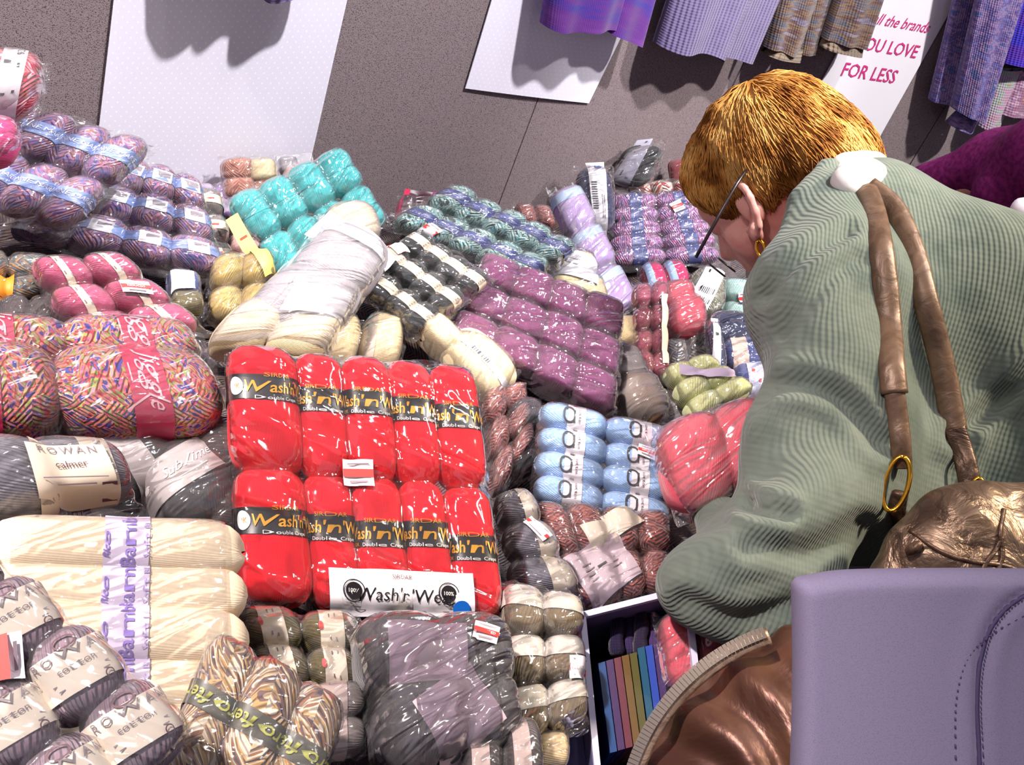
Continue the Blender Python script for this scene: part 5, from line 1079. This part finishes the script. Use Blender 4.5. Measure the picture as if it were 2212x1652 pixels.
tr = []
for s in (-1, 1): tr.append(('c', hp2+np.array([0, .09*s, 0]), np.array([hp2[0], hp2[1]+.1*s, .1]), .11, .06))
Vp, Fp = sdf_mesh(tr, .014, .03); skinof(Vp, Fp, 'trousers', plain('trousers_dark', '#26242c', .8), p2)
q0 = W(2195, 440, 1.5)
Vp, Fp = sdf_mesh([('c', W(2210, 452, 1.45), W(2310, 490, 1.45), .018, .04)], .006, .02)
wb = empty('paper_bag', q0, 'white paper bag corner between the plum jumper and green back', 'bag')
skinof(Vp, Fp, 'bag_side', PAPERW, wb)

# ------------------------------------------------------------------ bronze shoulder bag
BRZ = leather('leather_bronze', '#4c3a2e', '#86705e', .7, .36, 30, .7); BRZD = leather('leather_bronze_dark', '#3c2a22', '#5a4436', .5, .4, 30, .5)
hb = empty('shoulder_bag', W(2150, 1300, .80), 'bronze metallic leather shoulder bag hanging from the green cardigan', 'handbag')
hbm = np.array([R_, U_, F_])
Vb, Fb = sdf_mesh([('e', W(2190, 1320, .86), hbm, (.118, .105, .05)), ('e', W(2100, 1210, .85), hbm, (.055, .060, .04)), ('e', W(2010, 1260, .85), hbm, (.042, .055, .03)), ('e', W(2300, 1240, .86), hbm, (.10, .075, .05))], .004, .02)
rel = Vb-W(2150, 1300, .80); fold = .003*np.sin((rel@R_)*70+3*np.sin((rel@U_)*30))+.0015*np.sin((rel@U_)*120+(rel@R_)*60)
c0 = W(2150, 1300, .86); Vb = Vb+(Vb-c0)/np.linalg.norm(Vb-c0, axis=1)[:, None]*fold[:, None]; Fb = vol_fix(Vb, Fb)
new_obj('bag_body', Vb, Fb, BRZ, hb)
bvb = BVHTree.FromPolygons([tuple(x) for x in Vb], [tuple(x) for x in Fb])
def strap(name, pts, wdt, th_, mat, tree, out, par, tfall=.95):
    pp = [on_card(x, y, out, tfall, tree) for x, y in pts]
    pp = catmull(pp, 60)
    for _ in range(6): pp[1:-1] = (pp[:-2]+pp[2:]+2*pp[1:-1])/4
    nr = np.array([unit(CAM-p) for p in pp]); v, f, uv = tube(pp, wdt, 14, th_, nr)
    return new_obj(name, v, f, mat, par, True, None, uv)
STR = leather('leather_strap', '#584232', '#705846', .3, .40, 60, .12)
sA = [(1868, 408), (1885, 450), (1900, 520), (1912, 610), (1920, 700), (1925, 780), (1932, 850)]
sB = [(1875, 405), (1930, 450), (1970, 540), (2000, 650), (2028, 760), (2048, 850), (2062, 930)]
a_o = strap('strap', sA, .0125, .006, STR, bvs, .010, hb); b_o = strap('strap', sB, .0125, .006, STR, bvs, .012, hb)
strap('strap_end', [(1932, 848), (1940, 905), (1946, 960), (1948, 1010)], .0095, .004, STR, bvs, .010, hb)
strap('strap_end', [(2062, 925), (2078, 970), (2088, 1010), (2098, 1060)], .0105, .004, BRZD, bvs, .012, hb)
for (x0, y0) in ((1936, 1045), (2108, 1062)):
    c = on_card(x0, y0, .016, .92); rad = .019 if x0 < 2000 else .010
    v, f, uv = tube([c+rad*math.cos(a)*unit(cam2w((.25, 1, 0)))*1.35+rad*.55*math.sin(a)*unit(cam2w((1, -.2, -.4))) for a in np.linspace(0, 2*math.pi, 30)], .0024, 8)
    new_obj('ring', v, f, GLD, hb)
v, f, uv = tube(catmull([on_card(1944, 1062, .012, .9), on_card(1938, 1100, .012, .9), on_card(1945, 1140, .014, .88), W(1975, 1185, .82)], 16), .008, 12, .004, unit(CAM-W(1940, 1100, .85)))
new_obj('strap_tab', v, f, BRZD, hb)
for pts in ([(1965, 1145), (2030, 1190), (2100, 1212), (2170, 1222), (2212, 1240)], [(2150, 1245), (2165, 1200), (2160, 1150), (2168, 1100)], [(2120, 1235), (2130, 1215), (2148, 1190), (2165, 1160)]):
    pp = catmull([on_card(x, y, .0005, .82, bvb) for x, y in pts], 30); v, f, uv = tube(pp, .0022, 6); new_obj('seam', v, f, BRZD, hb)

# lower brown bag with a zip
BRN = leather('leather_brown', '#4a2e26', '#77533f', .55, .38, 10, .5)
zb = empty('handbag', W(1750, 1650, .84), 'reddish brown glossy leather bag with an open metal zip under the green elbow', 'handbag')
zc = W(1800, 1800, .84)
Vz, Fz = sdf_mesh([('e', zc, hbm, (.172, .172, .10)), ('c', W(1900, 1700, .86), W(2050, 1900, .86), .10, .12)], .005, .03)
rel = Vz-zc; r_d = np.stack([rel@R_, rel@U_], 1); an_ = np.arctan2(r_d[:, 1], r_d[:, 0]); rr_ = np.linalg.norm(r_d, axis=1)
Vz = Vz+rel/np.linalg.norm(rel, axis=1)[:, None]*(.006*np.sin(an_*19+np.sin(rr_*60))*np.clip(rr_/.1, 0, 1))[:, None]; Fz = vol_fix(Vz, Fz)
new_obj('bag_body', Vz, Fz, BRN, zb)
zt = plain('zip_metal', '#b9ab9c', .28, .9); tp_ = plain('zip_tape', '#2a1f1e', .8)
arc = [(1800+448*math.cos(a), 1800-448*math.sin(a)) for a in np.linspace(math.radians(108), math.radians(192), 70)]
ap = [W(x, y, .80) for x, y in arc]
v, f, uv = tube(ap, .007, 8, .003, np.array([unit(CAM-p) for p in ap])); zs = new_obj('zip_tape', v, f, leather('leather_rim', '#7a6254', '#a08a78', .6, .4, 60, .3), zb)
mz = MB()
for i in range(1, 69):
    p = ap[i]; tg = unit(ap[i+1]-ap[i-1]) if i < 69 else tg; nr = unit(CAM-p); cr = np.cross(tg, nr)
    for sgn in (1,):
        o = p+nr*.004+cr*.004*sgn; a, b, c_ = tg*.0016, cr*.0045, nr*.002
        mz.add([o+a*i1+b*j1+c_*k1 for i1 in (-1, 1) for j1 in (-1, 1) for k1 in (-1, 1)], [(0, 1, 3, 2), (4, 6, 7, 5), (0, 4, 5, 1), (2, 3, 7, 6), (0, 2, 6, 4), (1, 5, 7, 3)])
new_obj('zip_teeth', mz.v, mz.f, zt, zs, False)

# ------------------------------------------------------------------ lilac felt bag close to the camera
LF = speck('felt_lilac', '#716a84', '#7c7590', 1500, .95, .2, .0006, 'Object', c3='#7a728c')
lt = .60
fb = empty('felt_bag', W(1980, 1500, lt), 'smooth lilac grey padded felt bag with a curved stitched seam, nearest the camera', 'bag')
nx_, ny_ = 60, 60; g = []; corners = [(1733, 1264), (2480, 1228), (2480, 2050), (1733, 2050)]
fn = -F_
def fpt(s, t, z):
    # rounded-corner rectangle
    x = 1734+(2480-1734)*s; y = 1250+(2050-1250)*t
    top = 14*math.exp(-((x-1734)/70)**2)-6*math.sin((x-1734)/740*3.1)*1
    y = y+top*(1-t)**3
    x = x+(4*math.sin((y-1250)/400*3.1))*(1-s)
    return W(x, y, lt)+fn*z
for j in range(ny_):
    for i in range(nx_):
        s, t = i/(nx_-1), j/(ny_-1); e = min(s, 1-s)*746; e2 = min(t, 1-t)*800
        rr = 26; z = 0
        for ee in (e, e2):
            if ee < rr: z -= .008*(1-math.sqrt(max(0, 1-(1-ee/rr)**2)))
        x = 1734+746*s; y = 1250+800*t
        g.append((s, t, z, x, y))
# seam curve: from the top edge at the right down to the bottom
scv = catmull([(2330, 1252), (2212, 1290), (2150, 1345), (2121, 1420), (2112, 1520), (2118, 1660), (2125, 2040)], 120)
pts = []
for s, t, z, x, y in g:
    dd = np.min(np.hypot(scv[:, 0]-x, scv[:, 1]-y)); z += -.003*math.exp(-(dd/9)**2)+.0015*math.exp(-((dd-30)/22)**2)
    pts.append(fpt(s, t, z))
back = [fpt(s, t, -.035+(-z if z < 0 else 0)) for s, t, z, x, y in g]
fr = gridfaces(nx_, ny_, flip=True); nn = nx_*ny_
bd = [i for i in range(nx_)]+[j*nx_+nx_-1 for j in range(1, ny_)]+[(ny_-1)*nx_+i for i in range(nx_-2, -1, -1)]+[j*nx_ for j in range(ny_-2, 0, -1)]
sidef = [(bd[k], bd[(k+1) % len(bd)], bd[(k+1) % len(bd)]+nn, bd[k]+nn) for k in range(len(bd))]
new_obj('bag_flap', pts+back, fr+[tuple(i+nn for i in q_[::-1]) for q_ in fr]+sidef, LF, fb)
STC = plain('stitch_violet', '#41385c', .8)
def fline(px, z): return W(px[0], px[1], lt)+fn*z
v, f, uv = tube([fline(p, -.0012) for p in scv], .0013, 6); new_obj('piping', v, f, STC, fb)
ms_ = MB()
off = catmull([(2225, 1320), (2140, 1370), (2090, 1420), (2066, 1500), (2062, 1600), (2068, 1760)], 90)
for i in range(0, 88, 3):
    v, f, uv = tube([fline(off[i], .0009), fline(off[i+1], .0012)], .00055, 5); ms_.add(v, f)
for i in range(0, 118, 2):
    p = scv[i]+np.array([6, 0]); p2_ = scv[i+1]+np.array([6, 0]); v, f, uv = tube([fline(p, .0002), fline(p2_, .0006)], .0004, 5); ms_.add(v, f)
new_obj('stitching', ms_.v, ms_.f, STC, fb)
tag(fb.children[-1] if fb.children else fb, None, None)

# ------------------------------------------------------------------ the rest of the heap, underneath
uc = np.vstack(under); gx = np.arange(-1.0, .42, .02); gy = np.arange(.24, 2.62, .02)
Z = np.full((len(gy), len(gx)), np.nan)
ix = np.clip(((uc[:, 0]-gx[0])/.02).astype(int), 0, len(gx)-1); iy = np.clip(((uc[:, 1]-gy[0])/.02).astype(int), 0, len(gy)-1)
for a, b, z in zip(iy, ix, uc[:, 2]):
    if np.isnan(Z[a, b]) or z < Z[a, b]: Z[a, b] = z
M = ~np.isnan(Z); Zf = np.where(M, Z, .72)
# fill small gaps, let the far outside slope to the table
Wt = M.astype(float)
for _ in range(10):
    Zp = np.pad(Zf*np.where(Wt > 0, 1, 0), 1); Wp = np.pad((Wt > 0).astype(float), 1)
    sN = sum(Zp[1+a:Zp.shape[0]-1+a, 1+b:Zp.shape[1]-1+b] for a in (-1, 0, 1) for b in (-1, 0, 1)); wN = sum(Wp[1+a:Wp.shape[0]-1+a, 1+b:Wp.shape[1]-1+b] for a in (-1, 0, 1) for b in (-1, 0, 1))
    new = (Wt == 0) & (wN > 0); Zf = np.where(new, sN/np.maximum(wN, 1)-.012, Zf); Wt = np.where(new, 1, Wt)
for _ in range(2):
    Zp = np.pad(Zf, 1, mode='edge'); Zf = np.minimum.reduce([Zp[1+a:Zp.shape[0]-1+a, 1+b:Zp.shape[1]-1+b] for a in (-1, 0, 1) for b in (-1, 0, 1)])
for _ in range(3):
    Zp = np.pad(Zf, 1, mode='edge'); Zf = sum(Zp[1+a:Zp.shape[0]-1+a, 1+b:Zp.shape[1]-1+b] for a in (-1, 0, 1) for b in (-1, 0, 1))/9
X, Y = np.meshgrid(gx, gy)
Zf = np.maximum(Zf-.004+.008*np.sin(X*55+np.sin(Y*30))*np.sin(Y*48), .705)
inside = (((np.stack([X, Y, X*0], -1)-WA)*wn).sum(-1) > .02) & (((np.stack([X, Y, X*0], -1)-S1)*wn2).sum(-1) > .03)
V = np.stack([X, Y, Zf], -1).reshape(-1, 3); fl = [q_ for q_ in gridfaces(len(gx), len(gy)) if all(inside.ravel()[i] for i in q_)]
hm = yarn('heap_yarn_shaded', ['#3a2c38', '#4a3540', '#2a2630', '#5a4638', '#33303f', '#4c2a38'], .004, 30, .9, chunk=.03, cross=True)  # dark mottle paints in the shade on packs buried under the others
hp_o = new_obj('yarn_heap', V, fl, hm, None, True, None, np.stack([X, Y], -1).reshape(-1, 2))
tag(hp_o, 'yarn heaped on the table beneath all the visible packs, coloured dark like packs in shadow', 'yarn heap', kind='stuff')
